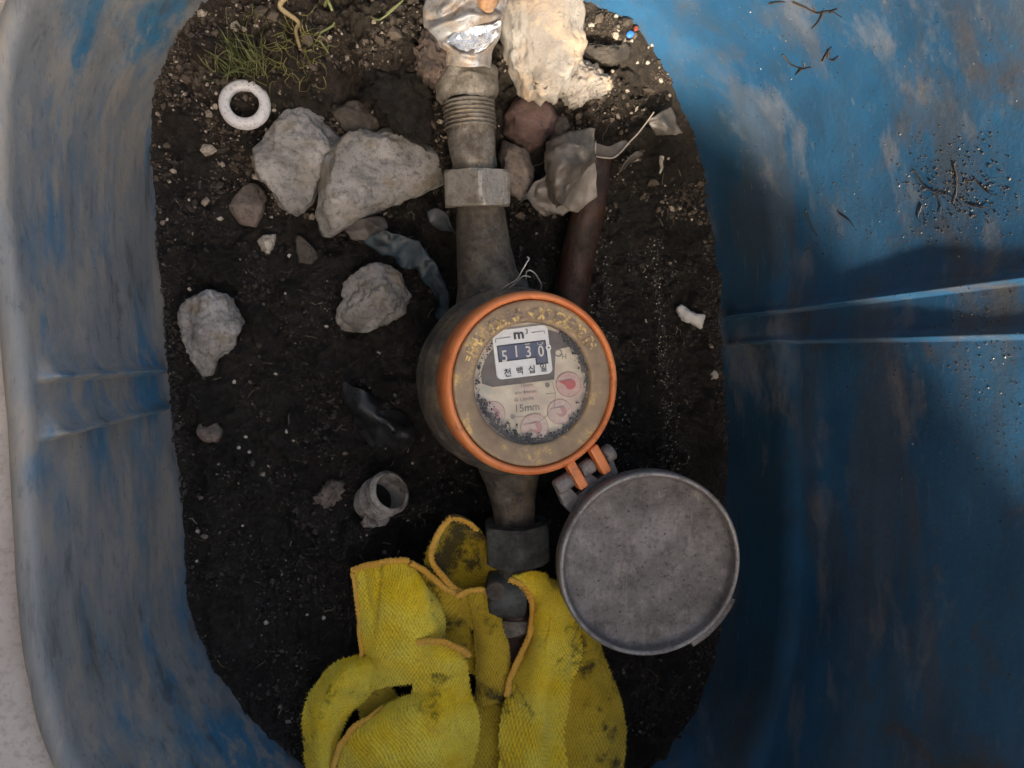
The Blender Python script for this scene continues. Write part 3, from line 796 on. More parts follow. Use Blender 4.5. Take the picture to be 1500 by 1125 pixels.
bx, by = c0[0], c0[1]
def rnd(pr, n, amp, sc, seed, step=.0015):
    V, F = lathe(dense(pr, step), n); return roughen(V, amp, sc, seed), F
V, F = rnd([(.020, -.030), (.034, -.024), (.046, -.012), (.0535, .002), (.0555, T - .050), (.0550, T - .032), (.0520, T - .024), (.048, T - .021), (.046, T - .018)], 128, .0005, .02, 1)
obj('body', mesh_from('body', V, F), M_cast, meter)
MS = 1.055
def lathe_s(pr, *a): return lathe([(r_ * MS, z_) for r_, z_ in pr], *a)
V, F = lathe_s([(.0440, T - .026), (.0462, T - .0255), (.0474, T - .022), (.0480, T - .014), (.0482, T - .007), (.0479, T - .0035), (.0468, T - .0010), (.0455, T - .0001), (.0444, T - .0004), (.0438, T - .0014), (.0436, T - .004)], 160)
obj('orange_collar', mesh_from('collar', V, F), M_orange, meter)
V, F = lathe_s(dense([(.0434, T - .004), (.0432, T - .0020), (.0428, T - .0013), (.0420, T - .0010), (.0335, T - .0016), (.0325, T - .0020), (.0320, T - .0028), (.0318, T - .012)], .0012), 160)
V = roughen(V, .00010, .006, 5)
obj('bezel', mesh_from('bezel', V, F), M_bezel, meter)
V, F = lathe_s([(0.0001, T - .0036), (.016, T - .0036), (.0319, T - .0037)], 96)
obj('glass', mesh_from('glass', V, F), M_glass, meter)
zd = T - .0078
V, F = lathe_s([(0.0001, zd), (.02, zd), (.0317, zd)], 96)
dial = obj('dial_face', mesh_from('dial', V, F), M_cream, meter)
def poly_plate(pxs, zl, th, name, m, parent, bev=0):
    P = [ML(a, b, zl) for a, b in pxs]
    top = [(p[0], p[1], zl) for p in P]; bot = [(p[0], p[1], zl - th) for p in P]; n = len(P)
    F = [list(range(n))] + [[(i + 1) % n, i, n + i, n + (i + 1) % n] for i in range(n)]
    me = mesh_from(name, top + bot, F, smooth=False)
    # orient outwards
    if me.polygons[0].normal.z < 0: me.flip_normals()
    return obj(name, me, m, parent)
def circ(cx, cy, r, n=24): return [(cx + r * math.cos(2 * math.pi * k / n), cy + r * math.sin(2 * math.pi * k / n)) for k in range(n)]
def arc_in(cx, cy, r, a0, a1, n): return [(cx + r * math.cos(R(a)), cy - r * math.sin(R(a))) for a in np.linspace(a0, a1, n)]
dc = (785, 563)
poly_plate(arc_in(dc[0], dc[1], 82, 12, 168, 28) + [(706, 562), (722, 567), (812, 556), (814, 512), (836, 508), (848, 520), (852, 546)], zd + .0004, .0003, 'dial_recess', M_recess, dial)
# counter plate, 5.5 degrees turned
rot = R(7.0)
def cp(u, v):   # counter coordinates in photo pixels, from the plate centre
    return (765 + u * math.cos(rot) + v * math.sin(rot), 516 - u * math.sin(rot) + v * math.cos(rot))
def rrect(hw, hh, r, n=5, chop=0):
    out = []
    for (sx, sy, a) in ((1, -1, -90), (1, 1, 0), (-1, 1, 90), (-1, -1, 180)):
        rr = r
        for k in range(n + 1):
            t = R(a + 90 * k / n); out.append((sx * (hw - rr) + rr * math.cos(t), sy * (hh - rr) + rr * math.sin(t)))
    return out
zp = zd + .0022
plate = poly_plate([cp(u, v) for u, v in rrect(41, 36, 8)], zp, .0016, 'counter_plate', M_plate, meter)
frame_poly = [(-36, -14), (36, -14), (36, 21), (18, 21), (18, 10.5), (-36, 10.5)]
poly_plate([cp(u, v) for u, v in frame_poly], zp + .0002, .0001, 'window_frame', M_black, plate)
win_poly = [(-34, -12), (34, -12), (34, 19), (20, 19), (20, 8.5), (-34, 8.5)]
poly_plate([cp(u, v) for u, v in win_poly], zp + .0004, .0001, 'window', M_window, plate)
def text(s, px, py, h_px, zl, m, parent, name, rotd=0, extr=.00004, offset=0, sx=1.0):
    cu = bpy.data.curves.new(name, 'FONT'); cu.body = s; cu.size = 1; cu.align_x = 'CENTER'; cu.align_y = 'CENTER'
    cu.offset = offset; cu.resolution_u = 3
    to = bpy.data.objects.new('tmp', cu); COL.objects.link(to)
    dg = bpy.context.evaluated_depsgraph_get(); me = bpy.data.meshes.new_from_object(to.evaluated_get(dg))
    bpy.data.objects.remove(to); bpy.data.curves.remove(cu)
    n = len(me.vertices)
    if n == 0: return None
    co = np.zeros(n * 3); me.vertices.foreach_get('co', co); co = co.reshape(-1, 3)
    co -= (co.max(0) + co.min(0)) / 2; hh = co[:, 1].max() - co[:, 1].min(); co *= h_px * PXM / hh; co[:, 0] *= sx
    a = R(rotd) + img_rot; c, s_ = math.cos(a), math.sin(a); p = ML(px, py, zl)
    V = np.c_[co[:, 0] * c - co[:, 1] * s_ + p[0], co[:, 0] * s_ + co[:, 1] * c + p[1], np.full(n, zl)]
    me.vertices.foreach_set('co', V.astype(np.float32).ravel()); me.update()
    return obj(name, me, m, parent)
pA = ML(740, 560, zd); pB = ML(840, 560, zd); PXM = np.linalg.norm(pB - pA) / 100; img_rot = math.atan2(pB[1] - pA[1], pB[0] - pA[0])
zt = zp + .0006
for ch, u, v in (('5', -26.5, 2.5), ('1', -8.5, -2.5), ('3', 9, 0), ('0', 27.5, 1.5)):
    a, b = cp(u, v); text(ch, a, b, 15.5, zt, M_digit, plate, 'digit', 7, offset=.012, sx=.85)
for u, v, w in ((9, -11, 4),):
    poly_plate([cp(u - w, v - .6), cp(u + w, v - .6), cp(u + w, v + .6), cp(u - w, v + .6)], zt, .00005, 'digit', M_digit, plate)
a, b = cp(27.5, -10.2); 
V, F = tube(np.array([ML(*cp(27.5 + 4.2 * math.cos(R(t)), -11.5 + 3.5 * math.sin(R(t))), zt) for t in np.linspace(0, 180, 12)]), .00022, 6); obj('digit', mesh_from('digit', V, F), M_digit, plate)
a, b = cp(-2, -25); text('m', a, b, 9.5, zt, M_black, plate, 'printed_text', 7, offset=.03, sx=1.1)
a, b = cp(10, -29.5); text('3', a, b, 7, zt, M_black, plate, 'printed_text', 7)
for ch, u, v in (('천', -25, 27), ('백', -7, 26.5), ('십', 10.5, 26.5), ('일', 28, 26)):
    a, b = cp(u, v); text(ch, a, b, 11, zt, M_black, plate, 'printed_text', 7, offset=.01)
def stroke(uv, w, m, parent, name, z=zt, f=cp):
    P = np.array([ML(*f(u, v), z) for u, v in uv]); V, F = tube(P, w, 5, flat=.25); obj(name, mesh_from(name, V, F), m, parent)
stroke([(-37, -19), (-36.5, -24), (-30, -24), (-14, -24.5)], .00016, M_black, plate, 'printed_line')
stroke([(17, -27), (26, -27), (36, -27), (36, -23)], .00016, M_black, plate, 'printed_line')
poly_plate([cp(39 + 3.8 * math.cos(t), -2 + 5 * math.sin(t)) for t in np.linspace(0, 6.28, 17)[:-1]], zt + .0002, .0005, 'plate_tab', M_plate, plate)
poly_plate([cp(39.5 + 1.6 * math.cos(t), -2 + 1.3 * math.sin(t)) for t in np.linspace(0, 6.28, 11)[:-1]], zt + .0004, .0001, 'rivet', M_black, plate)
# dial print
zq = zd + .0006
text('O', 818, 517, 11, zq, M_greyink, dial, 'printed_text', 0); text('H', 826.5, 522, 7, zq, M_greyink, dial, 'printed_text', 0)
text('15mm', 773, 597, 10, zq, M_greyink, dial, 'printed_text', 5, offset=.01, sx=1.05)
for (px, py, s_, h_) in ((772, 564, '15mm', 5), (770, 574, 'o/o 4mmm', 5), (768, 585, 'Q 1.5m3/h', 5.5)):
    text(s_, px, py, h_, zq, M_greyink, dial, 'printed_text', 5)
idf = lambda u, v: (u, v)
stroke([(808, 558), (814, 575), (812, 595), (798, 612), (785, 622)], .00012, M_greyink, dial, 'printed_line', zq, idf)
stroke([(752, 611), (775, 609), (792, 606)], .00010, M_redink, dial, 'printed_line', zq, idf)
stroke([(800, 577), (812, 576)], .0001, M_greyink, dial, 'printed_line', zq, idf)
stroke([(760, 558), (790, 554), (812, 552)], .0001, M_greyink, dial, 'printed_line', zq, idf)
for cx, cy, r_, hot in ((833, 563, 18, 1), (722, 606, 18, 0), (820, 603, 18, 0), (783, 626, 20, 0)):
    poly_plate(circ(cx, cy, r_), zq, .0001, 'small_dial', M_redwash if not hot else flat_mat('pink_red_wash', (.62, .42, .37), .6, .15), dial)
    stroke([(cx + r_ * math.cos(t), cy + r_ * math.sin(t)) for t in np.linspace(0, 6.28, 30)], .00013, M_redink, dial, 'dial_ring', zq + .0002, idf)
    for k in range(10):
        t = k * .628 + .3
        stroke([(cx + r_ * .72 * math.cos(t), cy + r_ * .72 * math.sin(t)), (cx + r_ * .86 * math.cos(t), cy + r_ * .86 * math.sin(t))], .00010, M_redink, dial, 'dial_tick', zq + .0002, idf)
    poly_plate(circ(cx + 3, cy, r_ * .42, 12), zq + .0008, .0004, 'pointer', M_redhand if hot else flat_mat('pink_pointer', (.52, .28, .27), .6, .2), dial)
    poly_plate([(cx - r_ * .78, cy - 4), (cx, cy - 6), (cx + 4, cy + 3), (cx - 2, cy + 3)], zq + .0010, .0004, 'pointer', M_redhand if hot else M_redwash, dial)
poly_plate(circ(751.5, 610.5, 3.2, 12), zq + .0002, .0001, 'rivet', M_greyink, dial)
poly_plate(circ(802, 564, 3.4, 12), zq + .0002, .0001, 'rivet', M_greyink, dial)
# black grit lying inside the glass edge
pts = []; ss = []
for k in range(2000):
    a = random.choice((random.uniform(195, 345), random.uniform(-60, 66), random.uniform(0, 66), random.uniform(0, 360) if random.random() < .4 else random.uniform(200, 400)))
    edge = 1.0 if (-60 < ((a + 180) % 360 - 180) < 60 or a > 195) else .35
    wdt = {True: 11, False: 5}[edge == 1.0]
    rr_ = 88.5 - abs(random.gauss(0, wdt * .62))
    gx_, gy_ = 784 + rr_ * math.cos(R(a)), 562 - rr_ * math.sin(R(a))
    if abs((gx_ - 765) * math.cos(rot) - (gy_ - 516) * math.sin(rot)) < 44 and abs((gx_ - 765) * math.sin(rot) + (gy_ - 516) * math.cos(rot)) < 40: continue
    p = ML(gx_, gy_, zd + .0006)
    q = math.hypot(p[0] - bx, p[1] - by)
    pts.append((p[0], p[1], zd + random.uniform(.0006, .0032))); ss.append(random.uniform(.0003, .00095))
gr = obj('grit', scatter_mesh('grit', pts, [(0, 0, 1)] * len(pts), ss, 8), M_grit, meter, kind='stuff')
pts = []
for k in range(46):
    a = random.uniform(-70, 60); rr_ = 88 - abs(random.gauss(0, 6))
    p = ML(784 + rr_ * math.cos(R(a)), 562 - rr_ * math.sin(R(a)), zd + .004); pts.append((p[0], p[1], zd + .004))
obj('grit', scatter_mesh('grit', pts, [(0, 0, 1)] * len(pts), rng.uniform(.00015, .00045, len(pts)), 9), M_gritw, meter, kind='stuff')
# worn raised lettering round the bezel
lets = [(152, 'F'), (146, '·'), (160, '='), (128, 'F'), (123, 'D'), (117, 'B'), (111, 'J'), (106, 'V'), (101, 'E'), (93, '·'), (87, 'O'), (81, 'V'), (75, 'C'), (69, 'E'), (63, 'R'), (57, 'E'), (51, 'A'), (46, 'S'), (39, 'T'), (33, 'S'), (141, 'E')]
zb = T - .0011
for a, ch in lets:
    px, py = 781 + 102 * math.cos(R(a)), 561 - 102 * math.sin(R(a))
    text(ch, px, py, 17 if ch not in '·=' else 6, zb + .00030, M_gold, meter, 'raised_letter', a - 90, offset=.035)

# the open lid
lid_c = UV(954, 827, .0955)
lid = obj('lid', None, None, meter)
LidW = Matrix.Translation(lid_c) @ Euler((R(1.5), R(2.5), 0)).to_matrix().to_4x4()
lid.matrix_parent_inverse = Matrix.Identity(4)
bpy.context.view_layer.update()
lid_local = MM.inverted() @ LidW
Rl = .0505
pr = dense([(.0001, -.0070), (.030, -.0069), (.0440, -.0066), (.0462, -.0060), (.0474, -.0040), (.0478, -.0012), (.0483, -.0002), (.0492, .0002), (.0501, -.0002), (.0505, -.0012), (.0505, -.0105), (.0490, -.0125), (.030, -.0135), (.0001, -.0138)], .0016)
pr = [(r_ * 1.045, z_) for r_, z_ in pr]
V, F = lathe(pr, 144); V = roughen(V, .00022, .012, 3); V[:, 2] += fbm(V, .03, 8, 2) * .0003
lid_me = mesh_from('lid', V, F)
bpy.data.objects.remove(lid)
lid = obj('lid', lid_me, M_lid, meter); lid.matrix_local = lid_local
V, F = lathe([(r_ * 1.045, z_) for r_, z_ in [(.0479, -.0004), (.0484, .0003), (.0492, .0006), (.0500, .0003), (.0506, -.0008), (.0507, -.003)]], 144)
obj('rim', mesh_from('rim', V, F), M_rimm, lid)
V, F = lathe([(r_ * 1.045, z_) for r_, z_ in [(.0500, -.0015), (.0510, -.0005), (.0525, -.0006), (.0540, -.0022), (.0545, -.006), (.0525, -.010), (.0500, -.011)]], 30, (R(-62), R(-24)))
k = len(V); V = np.array(V)
obj('lip', mesh_from('lip', V, F), M_lid, lid)
# hinge
def prism(A, B, w, h, m, name, parent, bev=.0006):
    """bar from A to B in meter coordinates"""
    A = np.array(A); B = np.array(B); L = np.linalg.norm(B - A); x = (B - A) / L; z = np.array([0, 0, 1.0]); y = np.cross(z, x); y /= np.linalg.norm(y); z = np.cross(x, y)
    V, F = bevbox(L, w, h, bev); V = V @ np.stack([x, y, z]) + (A + B) / 2
    return obj(name, mesh_from(name, V, F, smooth=False), m, parent)
zh = T - .0055
for (a, b) in (((832, 676), (853, 713)), ((866, 653), (887, 691))):
    pa = ML(*a, zh + .001); pb = ML(*b, zh - .0005)
    prism(pa, pb, .0056, .0075, M_orange, 'hinge_finger', meter, .0010)
zk = zh - .003
h0 = ML(816, 714, zk); h1 = ML(894, 662, zk); hd = (h1 - h0) / np.linalg.norm(h1 - h0)
def knuckle(t0, t1, r_):
    A = h0 + (h1 - h0) * t0; B = h0 + (h1 - h0) * t1; a, M, L = frame_between(A, B)
    V, F = lathe(dense([(.0001, 0), (r_ * .85, 0), (r_, r_ * .2), (r_, L - r_ * .2), (r_ * .85, L), (.0001, L)], .001), 24)
    V = roughen(place(V, a, M), .0002, .006, 4); return obj('hinge_knuckle', mesh_from('knuckle', V, F), M_lid, meter)
knuckle(-.02, .26, .0046); knuckle(.44, .66, .0046); knuckle(.88, 1.04, .0050); knuckle(.0, 1.0, .0017)
# lug of the lid that carries the knuckles
lug = [(814, 712), (828, 702), (836, 716), (846, 726), (858, 716), (852, 700), (862, 692), (876, 702), (886, 694), (896, 668), (905, 692), (898, 706), (876, 722), (858, 738), (838, 752), (826, 740)]
poly_plate(lug, zk + .001, .0045, 'hinge_lug', M_lid, meter)
poly_plate([(838, 750), (850, 728), (872, 712), (900, 698), (908, 704), (880, 716), (858, 732), (846, 750)], zk + .0026, .004, 'hinge_web', M_rimm, meter)

# inlet and outlet of the meter (in world coordinates, converted to local)
def toL(V): return np.asarray(V) @ Minv[:3, :3].T + Minv[:3, 3]
def run(pts, n=48, amp=.0004, sc=.012, seed=1, step=.0015):
    """pts = [(px, py, z, r)] straight-ish sleeve through pixels; radii in m"""
    P = np.array([U(a, b, c) for a, b, c, _ in pts]); rr = np.array([p[3] for p in pts])
    d = np.r_[0, np.cumsum(np.linalg.norm(np.diff(P, axis=0), axis=1))]; m = max(8, int(d[-1] / step)); s = np.linspace(0, d[-1], m)
    Q = np.stack([np.interp(s, d, P[:, i]) for i in range(3)], 1); r2 = np.interp(s, d, rr)
    V, F = tube(Q, r2, n); return roughen(V, amp, sc, seed), F
V, F = run([(703, 300, .040, .0140), (704, 312, .040, .0150), (708, 360, .040, .0165), (714, 405, .040, .0188), (722, 440, .040, .024), (735, 480, .040, .030)])
obj('inlet', mesh_from('inlet', toL(V), F), M_cast, meter)
V, F = run([(742, 640, .036, .030), (746, 668, .036, .0215), (749, 700, .036, .0175), (752, 735, .036, .0140), (755, 768, .036, .0128)], seed=4)
obj('outlet', mesh_from('outlet', toL(V), F), M_cast, meter)
V, F = run([(760, 414, .060, .0055), (761, 425, .062, .0060), (763, 440, .064, .006)], 20, .0001)
obj('seal_lug', mesh_from('seal_lug', toL(V), F), M_nutd, meter)
wz = .074
parts = []
def wire(px, r=.00045, z=wz):
    P = catmull(np.array([U(a, b, z + dz) for a, b, dz in px]), 12 * len(px)); return tube(P, r, 6)
parts.append(wire([(727, 430, -.004), (735, 423, 0), (748, 415, .002), (758, 408, .003), (765, 396, .005), (772, 384, .006), (775, 379, .006), (772, 376, .006)]))
parts.append(wire([(733, 432, -.003), (748, 420, .0), (756, 414, .001), (764, 406, .003), (770, 404, .003), (777, 406, .002)]))
parts.append(wire([(771, 408, .001), (771, 399, .004), (776, 396, .005), (783, 400, .004), (789, 409, .002), (793, 418, 0), (791, 428, -.004)]))
V, F = merge(parts)
o = obj('seal_wire', mesh_from('seal_wire', toL(V), F), M_steel, meter)

# ------------------------------------------------------------------ pipework above the meter
def hexnut(A, B, r, ch=.0022, spin=0):
    A_, M, L = frame_between(A, B)
    th0 = spin; V = []; rings = [(r - ch, 0), (r, ch * .8), (r, L - ch * .8), (r - ch, L), (r * .62, L + .0003)]
    rings = [(r * .62, -.0003)] + rings; n = 72; VV = []
    for k in range(n):
        a = 2 * math.pi * k / n
        seca = 1 / math.cos(((a + math.pi / 6) % (math.pi / 3)) - math.pi / 6)
        for (q, z) in rings:
            hexr = r * .868 * seca; rad = min(hexr, q) if q > r * .7 else q
            rad = min(rad, r * .985)
            VV.append((rad * math.cos(a + th0), rad * math.sin(a + th0), z))
    V, F = np.array(VV), grid_faces(n, len(rings), cu=True)
    return roughen(place(V, A_, M), .00022, .008, 6), F
def nutobj(A, B, r, m, parent, spin=0, name='hex_nut'):
    V, F = hexnut(A, B, r, spin=spin); me = mesh_from(name, V, F, smooth=False)
    return obj(name, me, m, parent)
up_fit = thing('pipe_coupling', 'grey threaded pipe nipple with bright hex nut feeding the meter top', 'pipe coupling')
nutobj(U(698, 251, .046), U(699, 303, .043), .0225, M_nut, up_fit, R(0))
V, F = run([(687, 135, .052, .0150), (690, 200, .050, .0145), (692, 215, .050, .0140), (696, 250, .048, .0125)], seed=8)
obj('nipple', mesh_from('nipple', V, F), M_pipe, up_fit)
thr = []
A = U(686, 140, .052); B = U(689, 188, .051)
for k in range(9):
    c_ = A + (B - A) * k / 8; a_, M, L = frame_between(c_, B + (B - A))
    V, F = lathe([(.0145, -.0008), (.0158, 0), (.0145, .0008)], 40); thr.append((roughen(place(V, a_, M), .0002, .006, k), F))
V, F = merge(thr); obj('thread', mesh_from('thread', V, F), M_pipe, up_fit)
V, F = run([(681, 98, .054, .013), (682, 104, .054, .0175), (683, 122, .053, .0190), (685, 138, .053, .0185), (686, 150, .053, .0145)], 64, .0013, .008, 10)
obj('collar', mesh_from('collar', V, F), M_pipe, up_fit)
dk = run([(695, 236, .047, .0136), (697, 250, .047, .0132)], seed=5); obj('washer', mesh_from('washer', *dk), M_nutd, up_fit)

elbow = thing('pipe_elbow', 'stained galvanised elbow fitting at the top end of the pipe run', 'pipe fitting')
def blob(pxs, z, up, down, seed, **kw):
    me, loc = stone_mesh('blob', pxs, z, up, down, seed, **kw); me.transform(Matrix.Translation(loc)); return me
obj('rust_crust', blob([(610, 78), (618, 52), (632, 42), (646, 60), (664, 84), (668, 102), (650, 112), (636, 122), (622, 116), (612, 98)], .062, .013, .02, 82, facets=3, rough=.0014), M_corr, elbow)
obj('core', blob([(640, 40), (640, 10), (655, -30), (690, -50), (730, -40), (735, 0), (730, 30), (722, 60), (718, 100), (700, 108), (666, 106), (655, 84)], .054, .012, .02, 81, facets=4, rough=.0007), M_galv, elbow)
def patch(ctrl, nu, nv, zfun=None):
    """ctrl[row][col] = (px, py, z) -> smooth grid"""
    C = np.array([[U(*p) for p in row] for row in ctrl]); A = np.stack([catmull(C[i], nv) for i in range(C.shape[0])])
    return np.stack([catmull(A[:, j], nu) for j in range(nv)], 1)
def wrap_patch(name, left, right, mat_, seed, crown, extra=None, nu=90, nv=70, z0=.060, amp=.0016):
    """crumpled metal skin between two edge polylines (photo pixels), bulging upward by crown"""
    Lp = catmull(np.array([(a, b, 0) for a, b in left], float), nu); Rp = catmull(np.array([(a, b, 0) for a, b in right], float), nu)
    out = []
    for k in range(nu):
        for q in range(nv):
            t = q / (nv - 1); p = Lp[k] * (1 - t) + Rp[k] * t
            z = z0 + crown * math.sin(math.pi * (.06 + .88 * t)) ** .7
            if extra: z += extra(p[0], p[1])
            out.append(U(p[0], p[1], z))
    V = np.array(out); r1 = 1 - np.abs(fbm(V, .016, seed, 3)) * 1.6
    V[:, 2] += r1 * amp + fbm(V, .006, seed + 3, 2) * amp * .3
    o = obj(name, mesh_from(name, V, grid_faces(nu, nv)), mat_, elbow); md = o.modifiers.new('thickness', 'SOLIDIFY'); md.thickness = .0008; return o
def seg_d(px, py, pts_):
    best = 1e9
    for (a, b), (c, d) in zip(pts_[:-1], pts_[1:]):
        ex, ey = c - a, d - b; t = max(0, min(1, ((px - a) * ex + (py - b) * ey) / (ex * ex + ey * ey))); best = min(best, math.hypot(px - a - ex * t, py - b - ey * t))
    return best
def wrap_relief(px, py):
    h = 0
    h += .0065 * math.exp(-(seg_d(px, py, [(634, 42), (660, 34), (690, 22), (712, 26), (734, 24)]) / 9) ** 2)
    h += .0035 * math.exp(-(seg_d(px, py, [(650, 66), (676, 80), (696, 84), (716, 72), (732, 50)]) / 5) ** 2)
    h -= .0100 * math.exp(-(((px - 694) / 30) ** 2 + ((py - 58 + (px - 694) * .25) / 13) ** 2) ** 1.6)
    h += .0050 * math.exp(-(seg_d(px, py, [(648, 20), (672, -6), (690, -30)]) / 10) ** 2)
    h -= .0040 * math.exp(-(seg_d(px, py, [(634, 30), (664, 18), (686, 0)]) / 6) ** 2)
    return h
wrap_patch('crumpled_skin', [(640, -45), (626, -10), (619, 20), (622, 44), (634, 62), (648, 78), (652, 97)], [(742, -45), (744, -10), (742, 14), (736, 34), (733, 54), (722, 74), (719, 99)], M_galv, 77, .019, wrap_relief)
G = patch([[(652, 62, .0800), (672, 46, .0790), (694, 40, .0785), (714, 38, .0790), (733, 32, .0795)],
           [(654, 63, .0790), (674, 56, .0765), (694, 50, .0755), (714, 47, .0765), (733, 39, .0785)],
           [(657, 64, .0790), (678, 68, .0765), (695, 66, .0755), (713, 60, .0765), (731, 47, .0785)],
           [(659, 65, .0800), (681, 76, .0805), (697, 79, .0805), (714, 69, .0805), (731, 52, .0800)]], 40, 50)
V = G.reshape(-1, 3); V[:, 2] += (1 - np.abs(fbm(V, .009, 5, 3)) * 1.5) * .0016
obj('bright_pocket', mesh_from('pocket', V, grid_faces(40, 50)), M_silver, elbow)
V, F = run([(712, -14, .086, .0055), (715, -2, .088, .0060), (716, 8, .089, .0058), (717, 13, .087, .003)], 20, .0004)
obj('rusty_boss', mesh_from('boss', V, F), m_metal('orange_rust', (.45, .22, .10), (.55, .32, .18), (.25, .15, .09), .2, .5, seed=21), elbow)

# ------------------------------------------------------------------ pipework below the meter
dn_fit = thing('pipe_coupling', 'dark hex nut and pipe stub below the meter next to the yellow cloth', 'pipe coupling')
nutobj(U(756, 764, .038), U(758, 820, .036), .0222, M_nutd, dn_fit, R(0))
V, F = run([(757, 818, .036, .0122), (756, 846, .036, .0122)], seed=14); obj('pipe_stub', mesh_from('stub', V, F), M_cast, dn_fit)
valve = thing('stop_valve', 'small grimy round valve and pipe showing through the cloth opening', 'valve')
V, F = run([(712, 868, .035, .006), (716, 868, .035, .014), (730, 868, .035, .0155), (756, 870, .035, .0155), (768, 871, .035, .0145)], 40, .0006, seed=15); obj('body', mesh_from('body', V, F), M_nutd, valve)
V, F = run([(752, 838, .034, .0105), (754, 900, .032, .0115), (754, 906, .032, .0125), (756, 922, .030, .0125), (757, 926, .03, .0105), (762, 985, .024, .0105)], 40, .0004, seed=16); obj('pipe', mesh_from('pipe', V, F), M_rust, valve)
V, F = run([(754, 902, .033, .0118), (754, 906, .033, .0132), (756, 918, .032, .0132), (757, 922, .032, .0118)], 40, .0003, seed=17); obj('union_ring', mesh_from('union', V, F), M_pipe, valve)
V, F = lathe([(.0001, .0002), (.0035, .0002), (.0045, .0010), (.0058, .0010), (.0060, -.002)], 32)
p = U(726, 866, .051); o = obj('cap_ring', mesh_from('cap_ring', V + p, F), M_cast, valve)

# ------------------------------------------------------------------ other litter
# white ring
V, F = lathe([(.0098, -.003), (.0095, .0005), (.0102, .0018), (.0120, .0023), (.0150, .0018), (.0166, .0004), (.0168, -.003)], 72)
V = roughen(V, .00018, .01, 5)
gapm = np.arctan2(V[:, 1], V[:, 0]); V[:, :2] *= (1 - .05 * np.exp(-((gapm - .75) / .10) ** 2))[:, None]
p, n = hit(358, 152, 'soil'); zz = max(p.z, .030) + .004
o = obj('white_washer', mesh_from('white_washer', V, F), M_white, None, 'white plastic washer ring lying on the soil below the grass', 'washer'); o.scale = (.90, .90, .9); o.location = UV(358, 152, zz); o.rotation_euler = (R(-4), R(5), 0)
# threaded cap
cap = thing('threaded_cap', 'broken threaded grey cap lying tipped on the soil left of the outlet', 'cap')
A = UV(541, 738, .006); B = UV(573, 720, .027)
a_, M, L = frame_between(np.array(A), np.array(B))
rc = .0126
prf = [(.0001, .008), (rc - .002, .008), (rc - .0017, L), (rc - .0006, L + .0004), (rc, L - .0004)]
for k in range(5): z = L - .0016 - k * .0034; prf += [(rc + .0016, z - .0004), (rc + .0016, z - .0010), (rc - .0010, z - .0018), (rc - .0010, z - .0030)]
prf += [(rc - .0005, .002), (rc - .001, .0)]
V, F = lathe(dense(prf, .0006), 96); V = place(roughen(V, .00022, .007, 3), a_, M)
obj('sleeve', mesh_from('sleeve', V, F), M_thread, cap)
V, F = lathe([(.0001, .010), (rc - .0021, .0105)], 40); obj('hollow_shade', mesh_from('mud', place(V, a_, M), F), M_void, cap)  # dark disc standing in for the shade inside the cap
V, F = lathe(dense([(rc - .001, .0), (rc + .0035, .0005), (rc + .0042, .003), (rc + .0030, .0050), (rc - .001, .0056)], .001), 60, (R(110), R(320)))
obj('flange', mesh_from('flange', place(roughen(V, .0016, .006, 9), a_, M), F), M_thread, cap)

def sheet(name, ctrl, nu, nv, th, m, label=None, cat=None, parent=None, amp=.0006, sc=.01, seed=0, kind=None, group=None, offset=-1):
    G = patch(ctrl, nu, nv); V = roughen(G.reshape(-1, 3), amp, sc, seed)
    o = obj(name, mesh_from(name, V, grid_faces(nu, nv)), m, parent, label, cat, group, kind)
    md = o.modifiers.new('thickness', 'SOLIDIFY'); md.thickness = th; md.offset = offset
    return o
ps = thing('plastic_sheet', 'folded grimy plastic sheet with sharp creases right of the hex nut', 'plastic sheet')
sheet('left_fold', [[(800, 206, .052), (826, 194, .057), (852, 188, .058), (873, 186, .056)],
                    [(796, 228, .052), (822, 220, .062), (850, 214, .061), (873, 214, .055)],
                    [(798, 256, .048), (818, 254, .061), (846, 244, .057), (872, 228, .053)],
                    [(806, 284, .042), (818, 284, .052), (838, 268, .052), (866, 240, .051)],
                    [(816, 308, .038), (822, 304, .043), (836, 284, .047), (858, 252, .049)]], 40, 36, .0006, M_film, parent=ps, seed=1, amp=.0022, sc=.010)
sheet('right_fold', [[(873, 206, .053), (873, 250, .052), (873, 288, .048)],
                     [(848, 240, .048), (852, 272, .048), (858, 300, .045)],
                     [(818, 286, .038), (832, 306, .040), (846, 312, .038)]], 30, 30, .0006, flat_mat('pale_sheet', (.19, .165, .145), .45, .45, .5, 90), parent=ps, seed=2, amp=.0008)
sheet('skirt', [[(822, 232, .046), (826, 262, .044), (828, 284, .040), (836, 306, .037)],
                [(796, 256, .044), (800, 280, .042), (808, 300, .037), (824, 316, .035)],
                [(778, 274, .042), (780, 292, .038), (792, 306, .036), (818, 317, .033)],
                [(762, 300, .036), (774, 294, .040), (790, 313, .032), (815, 318, .030)]], 34, 30, .0006, M_film, parent=ps, seed=3, amp=.0020)
sheet('wing', [[(872, 208, .050), (890, 214, .046), (906, 208, .042)],
               [(872, 222, .048), (892, 224, .044), (916, 206, .042)],
               [(872, 229, .046), (898, 232, .042), (924, 212, .042)]], 16, 20, .0005, M_film, parent=ps, seed=4)
P = catmull([U(*p) for p in ((872, 229, .047), (886, 231, .045), (898, 231, .044), (910, 222, .044), (922, 208, .044), (934, 196, .044), (948, 178, .046), (958, 164, .050))], 60)
V, F = tube(P, .0005, 6); obj('pale_edge', mesh_from('edge', V, F), flat_mat('frayed_edge', (.36, .31, .26), .5, .2), ps)
V, F = run([(876, 232, .030, .0085), (864, 300, .026, .0105), (850, 360, .016, .0115), (834, 440, .004, .012), (822, 500, -.006, .012)], 32, .0005, .02, 31)
